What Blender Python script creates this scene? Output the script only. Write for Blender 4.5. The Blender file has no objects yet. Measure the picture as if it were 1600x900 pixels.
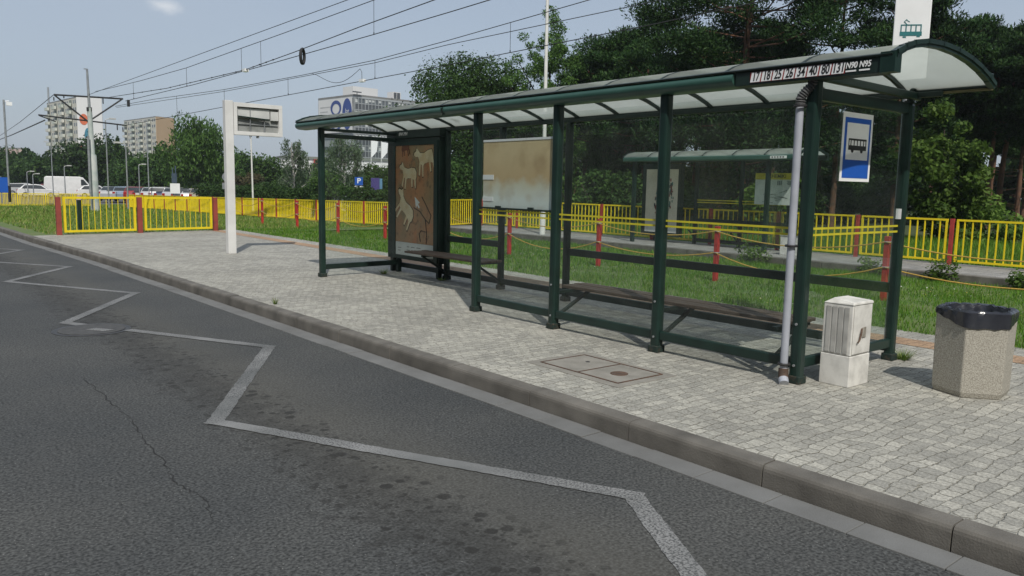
import bpy, bmesh, math, random
import numpy as np
from mathutils import Vector, Matrix, Euler

# ------------------------------------------------------------------ camera, sky, sun, exposure
S = bpy.context.scene
C = S.collection
R = math.radians
EYE = 1.65                                   # eye height over the pavement
M3 = Matrix(((0.77746781, -0.06498472, 0.62555638),
             (-0.62862574, -0.11085916, 0.76976615),
             (0.01932562, -0.99170925, -0.1270405)))      # image axes (right, down, forward) in the world
cam_d = bpy.data.cameras.new('camera')
cam = bpy.data.objects.new('camera', cam_d)
C.objects.link(cam)
rot = Matrix((( M3[0][0], -M3[0][1], -M3[0][2]), (M3[1][0], -M3[1][1], -M3[1][2]), (M3[2][0], -M3[2][1], -M3[2][2])))
cam.matrix_world = Matrix.Translation((0, 0, EYE)) @ rot.to_4x4()
cam_d.sensor_width = 36
cam_d.lens = 36 * 1249 / 1600
cam_d.clip_start = 0.05
cam_d.clip_end = 3000
S.camera = cam
S.render.resolution_x, S.render.resolution_y = 1024, 576

SUN_EL, SUN_AZ = 48.0, 209.0                 # sun behind the camera, azimuth clockwise from +Y
world = bpy.data.worlds.new('World')
S.world = world
world.use_nodes = True
wn, wl = world.node_tree.nodes, world.node_tree.links
wn.clear()
w_out = wn.new('ShaderNodeOutputWorld')
w_bg = wn.new('ShaderNodeBackground')
w_bg.inputs['Strength'].default_value = 0.096
sky = wn.new('ShaderNodeTexSky')
sky.sky_type = 'NISHITA'
sky.sun_disc = False
sky.sun_elevation = R(SUN_EL)
sky.sun_rotation = R(SUN_AZ)
sky.air_density = 1.0
sky.dust_density = 2.0
sky.ozone_density = 1.2
# a thin milky veil of high cloud over the blue, and one small cloud puff
tc = wn.new('ShaderNodeTexCoord')
nz = wn.new('ShaderNodeTexNoise'); nz.inputs['Scale'].default_value = 2.2; nz.inputs['Detail'].default_value = 5
mp = wn.new('ShaderNodeMapping'); mp.inputs['Scale'].default_value = (1, 1, 3)
wl.new(tc.outputs['Generated'], mp.inputs['Vector']); wl.new(mp.outputs[0], nz.inputs['Vector'])
rp = wn.new('ShaderNodeMapRange')
rp.inputs['From Min'].default_value = 0.3; rp.inputs['From Max'].default_value = 0.75
rp.inputs['To Min'].default_value = 0.62; rp.inputs['To Max'].default_value = 0.78
wl.new(nz.outputs['Fac'], rp.inputs['Value'])
veil = wn.new('ShaderNodeMixRGB')
veil.inputs['Color2'].default_value = (4.70, 5.38, 6.35, 1)
wl.new(rp.outputs[0], veil.inputs['Fac']); wl.new(sky.outputs[0], veil.inputs['Color1'])
b_, e_ = R(16.1), R(10.75)
cdir = (math.sin(b_) * math.cos(e_), math.cos(b_) * math.cos(e_), math.sin(e_))
sub = wn.new('ShaderNodeVectorMath'); sub.operation = 'SUBTRACT'
wl.new(tc.outputs['Generated'], sub.inputs[0]); sub.inputs[1].default_value = cdir
cr = wn.new('ShaderNodeMapping'); cr.vector_type = 'POINT'
cr.inputs['Scale'].default_value = (1 / .022, 1 / .022, 1 / .0095)
wl.new(sub.outputs[0], cr.inputs['Vector'])
nz2 = wn.new('ShaderNodeTexNoise'); nz2.inputs['Scale'].default_value = 1.3; nz2.inputs['Detail'].default_value = 4
wl.new(cr.outputs[0], nz2.inputs['Vector'])
ln = wn.new('ShaderNodeVectorMath'); ln.operation = 'LENGTH'; wl.new(cr.outputs[0], ln.inputs[0])
ad = wn.new('ShaderNodeMath'); ad.operation = 'ADD'; wl.new(ln.outputs['Value'], ad.inputs[0]); wl.new(nz2.outputs['Fac'], ad.inputs[1])
cm = wn.new('ShaderNodeMapRange'); cm.interpolation_type = 'SMOOTHSTEP'
cm.inputs['From Min'].default_value = 0.45; cm.inputs['From Max'].default_value = 1.65
cm.inputs['To Min'].default_value = 0.75; cm.inputs['To Max'].default_value = 0.0
wl.new(ad.outputs[0], cm.inputs['Value'])
puff = wn.new('ShaderNodeMixRGB'); puff.inputs['Color2'].default_value = (7.4, 7.7, 8.1, 1)
wl.new(cm.outputs[0], puff.inputs['Fac']); wl.new(veil.outputs[0], puff.inputs['Color1'])
wl.new(puff.outputs[0], w_bg.inputs['Color']); wl.new(w_bg.outputs[0], w_out.inputs['Surface'])

sun_d = bpy.data.lights.new('sun', 'SUN')
sun_d.energy = 3.4
sun_d.angle = R(0.6)
sun_d.color = (1.0, 0.955, 0.88)
sun = bpy.data.objects.new('sun', sun_d)
C.objects.link(sun)
sdir = Vector((math.sin(R(SUN_AZ)) * math.cos(R(SUN_EL)), math.cos(R(SUN_AZ)) * math.cos(R(SUN_EL)), math.sin(R(SUN_EL))))
sun.rotation_euler = (-sdir).to_track_quat('-Z', 'Y').to_euler()
sun.location = sdir * 60

S.view_settings.view_transform = 'Standard'
S.view_settings.look = 'None'
S.view_settings.exposure = 0.06
S.view_settings.gamma = 1.0
S.render.engine = 'CYCLES'
S.cycles.use_denoising = True
S.cycles.max_bounces = 8
S.cycles.transparent_max_bounces = 24
S.cycles.sample_clamp_indirect = 6.0
S.cycles.caustics_reflective = False
S.cycles.caustics_refractive = False

rnd = random.Random(7)

# ------------------------------------------------------------------ materials
MATS = {}


def nodes_of(m):
    m.use_nodes = True
    nt = m.node_tree
    return nt.nodes, nt.links, nt.nodes['Principled BSDF']


def mix_noise(n, l, c1, c2, scale, detail=4, lo=.35, hi=.65, coord='Object', vec=None, stretch=None):
    t = n.new('ShaderNodeTexNoise'); t.inputs['Scale'].default_value = scale; t.inputs['Detail'].default_value = detail
    if vec is None:
        c = n.new('ShaderNodeTexCoord'); vec = c.outputs[coord]
    if stretch:
        mpn = n.new('ShaderNodeMapping'); mpn.inputs['Scale'].default_value = stretch
        l.new(vec, mpn.inputs['Vector']); vec = mpn.outputs[0]
    l.new(vec, t.inputs['Vector'])
    r = n.new('ShaderNodeMapRange'); r.inputs['From Min'].default_value = lo; r.inputs['From Max'].default_value = hi
    l.new(t.outputs['Fac'], r.inputs['Value'])
    x = n.new('ShaderNodeMixRGB')
    for i, c in ((1, c1), (2, c2)):
        if isinstance(c, tuple): x.inputs[i].default_value = (*c, 1)
        else: l.new(c, x.inputs[i])
    l.new(r.outputs[0], x.inputs['Fac'])
    return x.outputs[0], t.outputs['Fac']


def bump(n, l, b, h, strength, dist=.01):
    u = n.new('ShaderNodeBump'); u.inputs['Strength'].default_value = strength; u.inputs['Distance'].default_value = dist
    l.new(h, u.inputs['Height']); l.new(u.outputs[0], b.inputs['Normal'])
    return u


def mat(name, c1, c2=None, scale=6.0, rough=.7, metal=0.0, bmp=0.0, bscale=None, lo=.35, hi=.65, spec=.5, coat=0):
    if name in MATS: return MATS[name]
    m = bpy.data.materials.new(name); MATS[name] = m
    n, l, b = nodes_of(m)
    c2 = c2 or tuple(x * .8 for x in c1)
    o, f = mix_noise(n, l, c1, c2, scale, 5, lo, hi)
    l.new(o, b.inputs['Base Color'])
    b.inputs['Roughness'].default_value = rough
    b.inputs['Metallic'].default_value = metal
    b.inputs['Specular IOR Level'].default_value = spec
    b.inputs['Coat Weight'].default_value = coat
    if bmp:
        o2, f2 = mix_noise(n, l, c1, c2, bscale or scale * 8, 4)
        bump(n, l, b, f2, bmp)
    return m


def leaf_mat(name, cols, trans=.3, rough=.55):
    if name in MATS: return MATS[name]
    m = bpy.data.materials.new(name); MATS[name] = m
    n, l, b = nodes_of(m)
    g = n.new('ShaderNodeNewGeometry')
    r = n.new('ShaderNodeValToRGB')
    els = r.color_ramp.elements
    for i, c in enumerate(cols):
        p = i / (len(cols) - 1)
        if i == 0: e = els[0]
        elif i == len(cols) - 1: e = els[-1]
        else: e = els.new(p)
        e.position = p; e.color = (*c, 1)
    l.new(g.outputs['Random Per Island'], r.inputs['Fac'])
    oi = n.new('ShaderNodeObjectInfo')
    hs = n.new('ShaderNodeHueSaturation')
    rr = n.new('ShaderNodeMapRange'); rr.inputs['To Min'].default_value = .75; rr.inputs['To Max'].default_value = 1.25
    l.new(oi.outputs['Random'], rr.inputs['Value']); l.new(rr.outputs[0], hs.inputs['Value'])
    l.new(r.outputs[0], hs.inputs['Color'])
    l.new(hs.outputs[0], b.inputs['Base Color'])
    b.inputs['Roughness'].default_value = rough
    b.inputs['Specular IOR Level'].default_value = .12
    tr = n.new('ShaderNodeBsdfTranslucent'); l.new(hs.outputs[0], tr.inputs['Color'])
    mx = n.new('ShaderNodeMixShader'); mx.inputs[0].default_value = trans
    l.new(b.outputs[0], mx.inputs[1]); l.new(tr.outputs[0], mx.inputs[2])
    l.new(mx.outputs[0], n['Material Output'].inputs['Surface'])
    return m


def glass_mat(name, tint, dirt, dirt_col=(.45, .47, .45)):
    m = bpy.data.materials.new(name); MATS[name] = m
    m.use_nodes = True
    n, l = m.node_tree.nodes, m.node_tree.links
    n.clear()
    out = n.new('ShaderNodeOutputMaterial')
    tr = n.new('ShaderNodeBsdfTransparent'); tr.inputs[0].default_value = (*tint, 1)
    gl = n.new('ShaderNodeBsdfGlossy'); gl.inputs['Roughness'].default_value = 0.02
    lw = n.new('ShaderNodeLayerWeight'); lw.inputs['Blend'].default_value = .5
    pw = n.new('ShaderNodeMath'); pw.operation = 'POWER'; pw.inputs[1].default_value = 4.0; l.new(lw.outputs['Facing'], pw.inputs[0])
    fr = n.new('ShaderNodeMath'); fr.operation = 'MULTIPLY_ADD'; fr.inputs[1].default_value = .65; fr.inputs[2].default_value = .024; l.new(pw.outputs[0], fr.inputs[0])
    m1 = n.new('ShaderNodeMixShader')
    l.new(fr.outputs[0], m1.inputs[0]); l.new(tr.outputs[0], m1.inputs[1]); l.new(gl.outputs[0], m1.inputs[2])
    df = n.new('ShaderNodeBsdfDiffuse'); df.inputs[0].default_value = (*dirt_col, 1)
    c = n.new('ShaderNodeTexCoord')
    t = n.new('ShaderNodeTexNoise'); t.inputs['Scale'].default_value = 3.5; t.inputs['Detail'].default_value = 8; t.inputs['Roughness'].default_value = .7
    l.new(c.outputs['Object'], t.inputs['Vector'])
    r = n.new('ShaderNodeMapRange'); r.inputs['From Min'].default_value = .3; r.inputs['From Max'].default_value = .75
    r.inputs['To Min'].default_value = dirt[0]; r.inputs['To Max'].default_value = dirt[1]
    l.new(t.outputs['Fac'], r.inputs['Value'])
    m2 = n.new('ShaderNodeMixShader')
    l.new(r.outputs[0], m2.inputs[0]); l.new(m1.outputs[0], m2.inputs[1]); l.new(df.outputs[0], m2.inputs[2])
    l.new(m2.outputs[0], out.inputs['Surface'])
    return m


GREEN = mat('bottle green paint', (.011, .032, .025), (.008, .022, .018), 5, .38, bmp=.05, bscale=60)
GREEN_D = mat('dark green steel', (.008, .022, .017), (.005, .014, .011), 6, .5)
FOOT = mat('scuffed post foot', (.010, .024, .019), (.06, .045, .032), 26, .7, lo=.5, hi=.7)
GUTTER_G = mat('green enamel gutter', (.045, .115, .091), (.034, .092, .074), 3, .34, lo=.3, hi=.7)
YEL = mat('yellow fence paint', (.82, .64, .012), (.70, .53, .02), 4, .45, lo=.4, hi=.75)
RED = mat('red post paint', (.30, .058, .042), (.20, .045, .034), 5, .55, lo=.4, hi=.7)
REDB = mat('faded red post paint', (.42, .05, .04), (.30, .035, .03), 7, .6)
WHITE = mat('white paint', (.74, .74, .72), (.64, .64, .62), 2.5, .45)
WHITE_S = mat('white sign board', (.87, .88, .88), (.82, .83, .83), 4, .4)
BLUE = mat('blue sign sheet', (.016, .105, .48), (.014, .095, .44), 8, .4)
BLACK = mat('black print', (.012, .012, .013), (.018, .018, .018), 8, .5)
STEEL = mat('galvanised steel', (.36, .38, .39), (.26, .28, .29), 5, .5, .4)
WIRE = mat('dark wire', (.03, .032, .035), (.02, .02, .022), 5, .6)
PIPE = mat('grey white pipe', (.40, .42, .47), (.33, .35, .39), 6, .4)
RUBBER = mat('black rubber', (.015, .015, .017), (.022, .022, .022), 9, .7)
RUST = mat('rusty steel', (.115, .066, .042), (.07, .048, .036), 14, .85)
GLASS = glass_mat('shelter glass', (.962, .980, .972), (.004, .030))
GLASS_E = glass_mat('dusty shelter glass', (.94, .965, .955), (.002, .018), (.40, .46, .45))
TAPE = mat('yellow tape', (.58, .52, .03), (.48, .43, .03), 9, .5)


def wood_mat():
    m = bpy.data.materials.new('weathered bench board'); MATS['wood'] = m
    n, l, b = nodes_of(m)
    o, f = mix_noise(n, l, (.065, .04, .028), (.11, .085, .065), 4, 6, .3, .7, stretch=(30, 2, 30))
    l.new(o, b.inputs['Base Color']); b.inputs['Roughness'].default_value = .7
    bump(n, l, b, f, .3)
    return m


WOOD = wood_mat()


def roof_mat():
    m = bpy.data.materials.new('grey roof sheet'); MATS['roof'] = m
    n, l, b = nodes_of(m)
    o, f = mix_noise(n, l, (.70, .73, .69), (.60, .63, .59), 1.7, 6, .3, .7)
    o2, f2 = mix_noise(n, l, o, (.22, .23, .19), 2.3, 7, .62, .85)
    l.new(o2, b.inputs['Base Color']); b.inputs['Roughness'].default_value = .42
    tr = n.new('ShaderNodeBsdfTranslucent'); l.new(o2, tr.inputs['Color'])
    tp = n.new('ShaderNodeBsdfTransparent'); tp.inputs[0].default_value = (.93, .95, .93, 1)
    a = n.new('ShaderNodeMixShader'); a.inputs[0].default_value = .72
    l.new(b.outputs[0], a.inputs[1]); l.new(tr.outputs[0], a.inputs[2])
    c = n.new('ShaderNodeMixShader'); c.inputs[0].default_value = .46
    l.new(a.outputs[0], c.inputs[1]); l.new(tp.outputs[0], c.inputs[2])
    l.new(c.outputs[0], n['Material Output'].inputs['Surface'])
    return m


ROOF = roof_mat()


def asphalt_mat():
    m = bpy.data.materials.new('worn asphalt'); MATS['asphalt'] = m
    n, l, b = nodes_of(m)
    c = n.new('ShaderNodeTexCoord'); v = c.outputs['Object']
    base, f = mix_noise(n, l, (.047, .050, .051), (.071, .072, .069), .6, 7, .3, .7, vec=v)
    sp, fs = mix_noise(n, l, (0.45, .45, .45), (1.62, 1.62, 1.6), 58, 4, .36, .66, vec=v)
    mu = n.new('ShaderNodeMixRGB'); mu.blend_type = 'MULTIPLY'; mu.inputs[0].default_value = 1
    l.new(base, mu.inputs[1]); l.new(sp, mu.inputs[2])
    # pale stone chips
    vo = n.new('ShaderNodeTexVoronoi'); vo.inputs['Scale'].default_value = 48; l.new(v, vo.inputs['Vector'])
    cg = n.new('ShaderNodeMapRange'); cg.inputs['From Min'].default_value = .12; cg.inputs['From Max'].default_value = .2
    cg.inputs['To Min'].default_value = 1; cg.inputs['To Max'].default_value = 0
    l.new(vo.outputs['Distance'], cg.inputs['Value'])
    sx = n.new('ShaderNodeSeparateColor'); l.new(vo.outputs['Color'], sx.inputs[0])
    gt = n.new('ShaderNodeMath'); gt.operation = 'GREATER_THAN'; gt.inputs[1].default_value = .86; l.new(sx.outputs[0], gt.inputs[0])
    mm = n.new('ShaderNodeMath'); mm.operation = 'MULTIPLY'; l.new(cg.outputs[0], mm.inputs[0]); l.new(gt.outputs[0], mm.inputs[1])
    chip = n.new('ShaderNodeMixRGB'); chip.inputs[2].default_value = (.21, .21, .20, 1)
    l.new(mm.outputs[0], chip.inputs[0]); l.new(mu.outputs[0], chip.inputs[1])
    sep = n.new('ShaderNodeSeparateXYZ'); l.new(v, sep.inputs[0])

    def band(x0, w):
        s = n.new('ShaderNodeMath'); s.operation = 'SUBTRACT'; l.new(sep.outputs[0], s.inputs[0]); s.inputs[1].default_value = x0
        a = n.new('ShaderNodeMath'); a.operation = 'ABSOLUTE'; l.new(s.outputs[0], a.inputs[0])
        r = n.new('ShaderNodeMapRange'); r.interpolation_type = 'SMOOTHSTEP'
        r.inputs['From Min'].default_value = 0; r.inputs['From Max'].default_value = w
        r.inputs['To Min'].default_value = 1; r.inputs['To Max'].default_value = 0
        l.new(a.outputs[0], r.inputs['Value']); return r.outputs[0]

    # dusty worn band where the buses stop, with oil drips
    tan_b = band(2.55, .75)
    t1 = n.new('ShaderNodeTexNoise'); t1.inputs['Scale'].default_value = 1.1; t1.inputs['Detail'].default_value = 5; l.new(v, t1.inputs['Vector'])
    tm = n.new('ShaderNodeMath'); tm.operation = 'MULTIPLY'; l.new(tan_b, tm.inputs[0]); l.new(t1.outputs['Fac'], tm.inputs[1])
    tmm = n.new('ShaderNodeMath'); tmm.operation = 'MULTIPLY'; tmm.inputs[1].default_value = .75; l.new(tm.outputs[0], tmm.inputs[0])
    tan = n.new('ShaderNodeMixRGB'); tan.inputs[2].default_value = (.100, .095, .079, 1)
    tmul = n.new('ShaderNodeMixRGB'); tmul.blend_type = 'MULTIPLY'; tmul.inputs[0].default_value = .8
    l.new(tmm.outputs[0], tan.inputs[0]); l.new(chip.outputs[0], tan.inputs[1])
    # oil: soft dark mottling plus round drips
    oil_b = band(2.22, .62)
    on = n.new('ShaderNodeTexNoise'); on.inputs['Scale'].default_value = 7; on.inputs['Detail'].default_value = 6; on.inputs['Roughness'].default_value = .65
    l.new(v, on.inputs['Vector'])
    oa = n.new('ShaderNodeMath'); oa.operation = 'MULTIPLY_ADD'; l.new(oil_b, oa.inputs[0]); oa.inputs[1].default_value = .34; l.new(on.outputs['Fac'], oa.inputs[2])
    orr = n.new('ShaderNodeMapRange'); orr.inputs['From Min'].default_value = .66; orr.inputs['From Max'].default_value = .86
    orr.inputs['To Max'].default_value = .5; l.new(oa.outputs[0], orr.inputs['Value'])
    dv = n.new('ShaderNodeTexVoronoi'); dv.inputs['Scale'].default_value = 9.0; l.new(v, dv.inputs['Vector'])
    dn = n.new('ShaderNodeTexNoise'); dn.inputs['Scale'].default_value = 40; l.new(v, dn.inputs['Vector'])
    dd = n.new('ShaderNodeMath'); dd.operation = 'MULTIPLY_ADD'; l.new(dn.outputs['Fac'], dd.inputs[0]); dd.inputs[1].default_value = .30; l.new(dv.outputs['Distance'], dd.inputs[2])
    dsx = n.new('ShaderNodeSeparateColor'); l.new(dv.outputs['Color'], dsx.inputs[0])
    ds = n.new('ShaderNodeMath'); ds.operation = 'MULTIPLY_ADD'; l.new(dsx.outputs[1], ds.inputs[0]); ds.inputs[1].default_value = .30; l.new(dd.outputs[0], ds.inputs[2])
    dr = n.new('ShaderNodeMapRange'); dr.inputs['From Min'].default_value = .50; dr.inputs['From Max'].default_value = .60
    dr.inputs['To Min'].default_value = 1; dr.inputs['To Max'].default_value = 0; l.new(ds.outputs[0], dr.inputs['Value'])
    db = band(2.25, .72)
    dbr = n.new('ShaderNodeMapRange'); dbr.inputs['From Min'].default_value = .15; dbr.inputs['From Max'].default_value = .75; l.new(db, dbr.inputs['Value'])
    dbp = n.new('ShaderNodeMath'); dbp.operation = 'MULTIPLY'; l.new(dr.outputs[0], dbp.inputs[0]); l.new(dbr.outputs[0], dbp.inputs[1])
    ev = n.new('ShaderNodeTexVoronoi'); ev.inputs['Scale'].default_value = 19; l.new(v, ev.inputs['Vector'])
    esx = n.new('ShaderNodeSeparateColor'); l.new(ev.outputs['Color'], esx.inputs[0])
    es = n.new('ShaderNodeMath'); es.operation = 'MULTIPLY_ADD'; l.new(esx.outputs[1], es.inputs[0]); es.inputs[1].default_value = .40; l.new(ev.outputs['Distance'], es.inputs[2])
    er = n.new('ShaderNodeMapRange'); er.inputs['From Min'].default_value = .36; er.inputs['From Max'].default_value = .48; er.inputs['To Min'].default_value = .9; er.inputs['To Max'].default_value = 0; l.new(es.outputs[0], er.inputs['Value'])
    eb = n.new('ShaderNodeMath'); eb.operation = 'MULTIPLY'; l.new(er.outputs[0], eb.inputs[0]); l.new(dbr.outputs[0], eb.inputs[1])
    em = n.new('ShaderNodeMath'); em.operation = 'MAXIMUM'; l.new(eb.outputs[0], em.inputs[0]); l.new(dbp.outputs[0], em.inputs[1]); dbp = em
    mx = n.new('ShaderNodeMath'); mx.operation = 'MAXIMUM'; l.new(orr.outputs[0], mx.inputs[0]); l.new(dbp.outputs[0], mx.inputs[1])
    cl = n.new('ShaderNodeMath'); cl.operation = 'MULTIPLY'; cl.use_clamp = True; cl.inputs[1].default_value = .85; l.new(mx.outputs[0], cl.inputs[0])
    oil = n.new('ShaderNodeMixRGB'); oil.inputs[2].default_value = (.020, .019, .017, 1)
    l.new(cl.outputs[0], oil.inputs[0]); l.new(tan.outputs[0], oil.inputs[1])
    l.new(oil.outputs[0], b.inputs['Base Color'])
    b.inputs['Roughness'].default_value = .82
    b.inputs['Specular IOR Level'].default_value = .35
    bump(n, l, b, fs, .35, .006)
    return m


def paint_mat():
    m = bpy.data.materials.new('worn road paint'); MATS['paint'] = m
    n, l, b = nodes_of(m)
    c = n.new('ShaderNodeTexCoord'); v = c.outputs['Object']
    p, f0 = mix_noise(n, l, (.125, .13, .127), (.27, .27, .265), 1.6, 5, .3, .7, vec=v)
    q, f1 = mix_noise(n, l, p, (.055, .057, .056), 75, 4, .44, .62, vec=v)
    q2, f2 = mix_noise(n, l, p, q, .9, 3, .30, .50, vec=v)
    l.new(q2, b.inputs['Base Color']); b.inputs['Roughness'].default_value = .75
    bump(n, l, b, f1, .2, .005)
    return m


def sett_mat(name, size, c_lo, c_hi, joint, rot=0, mortar=.016, patch=(.78, 1.1)):
    m = bpy.data.materials.new(name); MATS[name] = m
    n, l, b = nodes_of(m)
    c = n.new('ShaderNodeTexCoord'); v = c.outputs['Object']
    w = n.new('ShaderNodeTexNoise'); w.inputs['Scale'].default_value = 2.3; w.inputs['Detail'].default_value = 3; l.new(v, w.inputs['Vector'])
    w2 = n.new('ShaderNodeTexNoise'); w2.inputs['Scale'].default_value = 16; w2.inputs['Detail'].default_value = 2; l.new(v, w2.inputs['Vector'])

    def shift(tex, amp, src):
        s = n.new('ShaderNodeVectorMath'); s.operation = 'SUBTRACT'; l.new(tex.outputs['Color'], s.inputs[0]); s.inputs[1].default_value = (.5, .5, .5)
        k = n.new('ShaderNodeVectorMath'); k.operation = 'SCALE'; k.inputs['Scale'].default_value = amp; l.new(s.outputs[0], k.inputs[0])
        a = n.new('ShaderNodeVectorMath'); a.operation = 'ADD'; l.new(src, a.inputs[0]); l.new(k.outputs[0], a.inputs[1]); return a.outputs[0]

    v2 = shift(w2, .045, shift(w, .16, v))
    mpg = n.new('ShaderNodeMapping'); mpg.inputs['Rotation'].default_value = (0, 0, rot); l.new(v2, mpg.inputs['Vector'])
    br = n.new('ShaderNodeTexBrick'); br.offset = .43; br.squash = 1.0
    br.inputs['Scale'].default_value = 1
    br.inputs['Brick Width'].default_value = size[0]; br.inputs['Row Height'].default_value = size[1]
    br.inputs['Mortar Size'].default_value = mortar * .5; br.inputs['Mortar Smooth'].default_value = .6
    br.inputs['Color1'].default_value = (*c_lo, 1); br.inputs['Color2'].default_value = (*c_hi, 1); br.inputs['Mortar'].default_value = (*joint, 1)
    br.inputs['Bias'].default_value = -.15
    l.new(mpg.outputs[0], br.inputs['Vector'])
    pt, f = mix_noise(n, l, (patch[0],) * 3, (patch[1],) * 3, .8, 6, .3, .7, vec=v)
    gr, f2 = mix_noise(n, l, (.72,) * 3, (1.25,) * 3, 55, 4, .33, .67, vec=v)
    jn = n.new('ShaderNodeTexNoise'); jn.inputs['Scale'].default_value = 5.5; jn.inputs['Detail'].default_value = 6; jn.inputs['Roughness'].default_value = .7; l.new(v, jn.inputs['Vector'])
    jr = n.new('ShaderNodeMapRange'); jr.inputs['From Min'].default_value = .38; jr.inputs['From Max'].default_value = .62; jr.inputs['To Min'].default_value = .15; l.new(jn.outputs['Fac'], jr.inputs['Value'])
    jm = n.new('ShaderNodeMath'); jm.operation = 'MULTIPLY'; l.new(br.outputs['Fac'], jm.inputs[0]); l.new(jr.outputs[0], jm.inputs[1])
    br.inputs['Mortar'].default_value = (*[(a_ + b2_) * .46 for a_, b2_ in zip(c_lo, c_hi)], 1)
    jmix = n.new('ShaderNodeMixRGB'); jmix.inputs[2].default_value = (*joint, 1); l.new(jm.outputs[0], jmix.inputs[0]); l.new(br.outputs['Color'], jmix.inputs[1])
    st, f9 = mix_noise(n, l, jmix.outputs[0], tuple(a_ * .55 for a_ in c_lo), 1.6, 9, .60, .86, vec=v)
    m1 = n.new('ShaderNodeMixRGB'); m1.blend_type = 'MULTIPLY'; m1.inputs[0].default_value = 1
    l.new(st, m1.inputs[1]); l.new(pt, m1.inputs[2])
    m2 = n.new('ShaderNodeMixRGB'); m2.blend_type = 'MULTIPLY'; m2.inputs[0].default_value = 1
    l.new(m1.outputs[0], m2.inputs[1]); l.new(gr, m2.inputs[2])
    l.new(m2.outputs[0], b.inputs['Base Color'])
    b.inputs['Roughness'].default_value = .8
    inv = n.new('ShaderNodeMath'); inv.operation = 'MULTIPLY_ADD'; inv.inputs[1].default_value = -1; inv.inputs[2].default_value = 1
    l.new(br.outputs['Fac'], inv.inputs[0])
    hh = n.new('ShaderNodeMath'); hh.operation = 'MULTIPLY_ADD'; hh.inputs[1].default_value = .35; l.new(f2, hh.inputs[0]); l.new(inv.outputs[0], hh.inputs[2])
    bump(n, l, b, hh.outputs[0], .8, .012)
    return m


ASPHALT = asphalt_mat()
PAINT = paint_mat()
SETTS = sett_mat('granite setts', (.104, .096), (.305, .297, .262), (.450, .436, .378), (.165, .15, .115), mortar=.010, patch=(.80, 1.06))
SLABS = sett_mat('platform pavers', (.40, .20), (.24, .235, .22), (.33, .32, .30), (.16, .15, .13), mortar=.02)
BAND = sett_mat('orange paving band', (.22, .11), (.36, .235, .145), (.42, .28, .17), (.22, .16, .11), mortar=.014)
KERB = mat('kerb concrete', (.168, .157, .137), (.084, .078, .068), 3.2, .85, bmp=.3, bscale=90, lo=.3, hi=.7)
GUT = mat('gutter slab concrete', (.17, .172, .168), (.125, .126, .122), 3.0, .85, bmp=.25, bscale=110, lo=.3, hi=.7)
JOINT = mat('dark joint dirt', (.035, .032, .025), (.05, .048, .03), 8, .9)
SOIL = mat('grassy soil', (.075, .140, .025), (.130, .150, .055), 1.1, .95, bmp=.4, bscale=30, lo=.3, hi=.7)
FLOOR_W = mat('wood floor litter', (.045, .085, .020), (.055, .060, .025), 1.5, .95)
TERR = mat('far ground', (.055, .075, .030), (.085, .085, .050), .12, .95)
LOT = mat('car park asphalt', (.075, .077, .08), (.10, .10, .10), .4, .9)
CONC = mat('exposed aggregate concrete', (.45, .43, .37), (.27, .25, .21), 110, .9, bmp=.5, bscale=120, lo=.38, hi=.62)
CONC_P = mat('hatch concrete', (.27, .255, .225), (.20, .19, .165), 5, .85, bmp=.25, bscale=120)
CABINET = mat('dirty white cabinet', (.70, .69, .65), (.46, .45, .42), 7, .6, bmp=.1, bscale=40, lo=.42, hi=.74)
CABINET2 = mat('grey cabinet vent', (.46, .455, .43), (.33, .325, .305), 9, .65, lo=.4, hi=.7)  # mottled grey, darker than the cabinet body
BAG = mat('black plastic bag', (.018, .020, .028), (.030, .033, .042), 6, .24, bmp=.6, bscale=16)
BARK = mat('brown bark', (.060, .045, .033), (.032, .024, .018), 9, .95, bmp=.5, bscale=14)
BARK_P = mat('red pine bark', (.17, .082, .045), (.075, .050, .036), 3, .95, bmp=.5, bscale=10)
BARK_B = mat('pale birch bark', (.42, .41, .38), (.10, .09, .08), 7, .9, lo=.5, hi=.62)

# ------------------------------------------------------------------ mesh helpers
ORIGIN = {}


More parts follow.
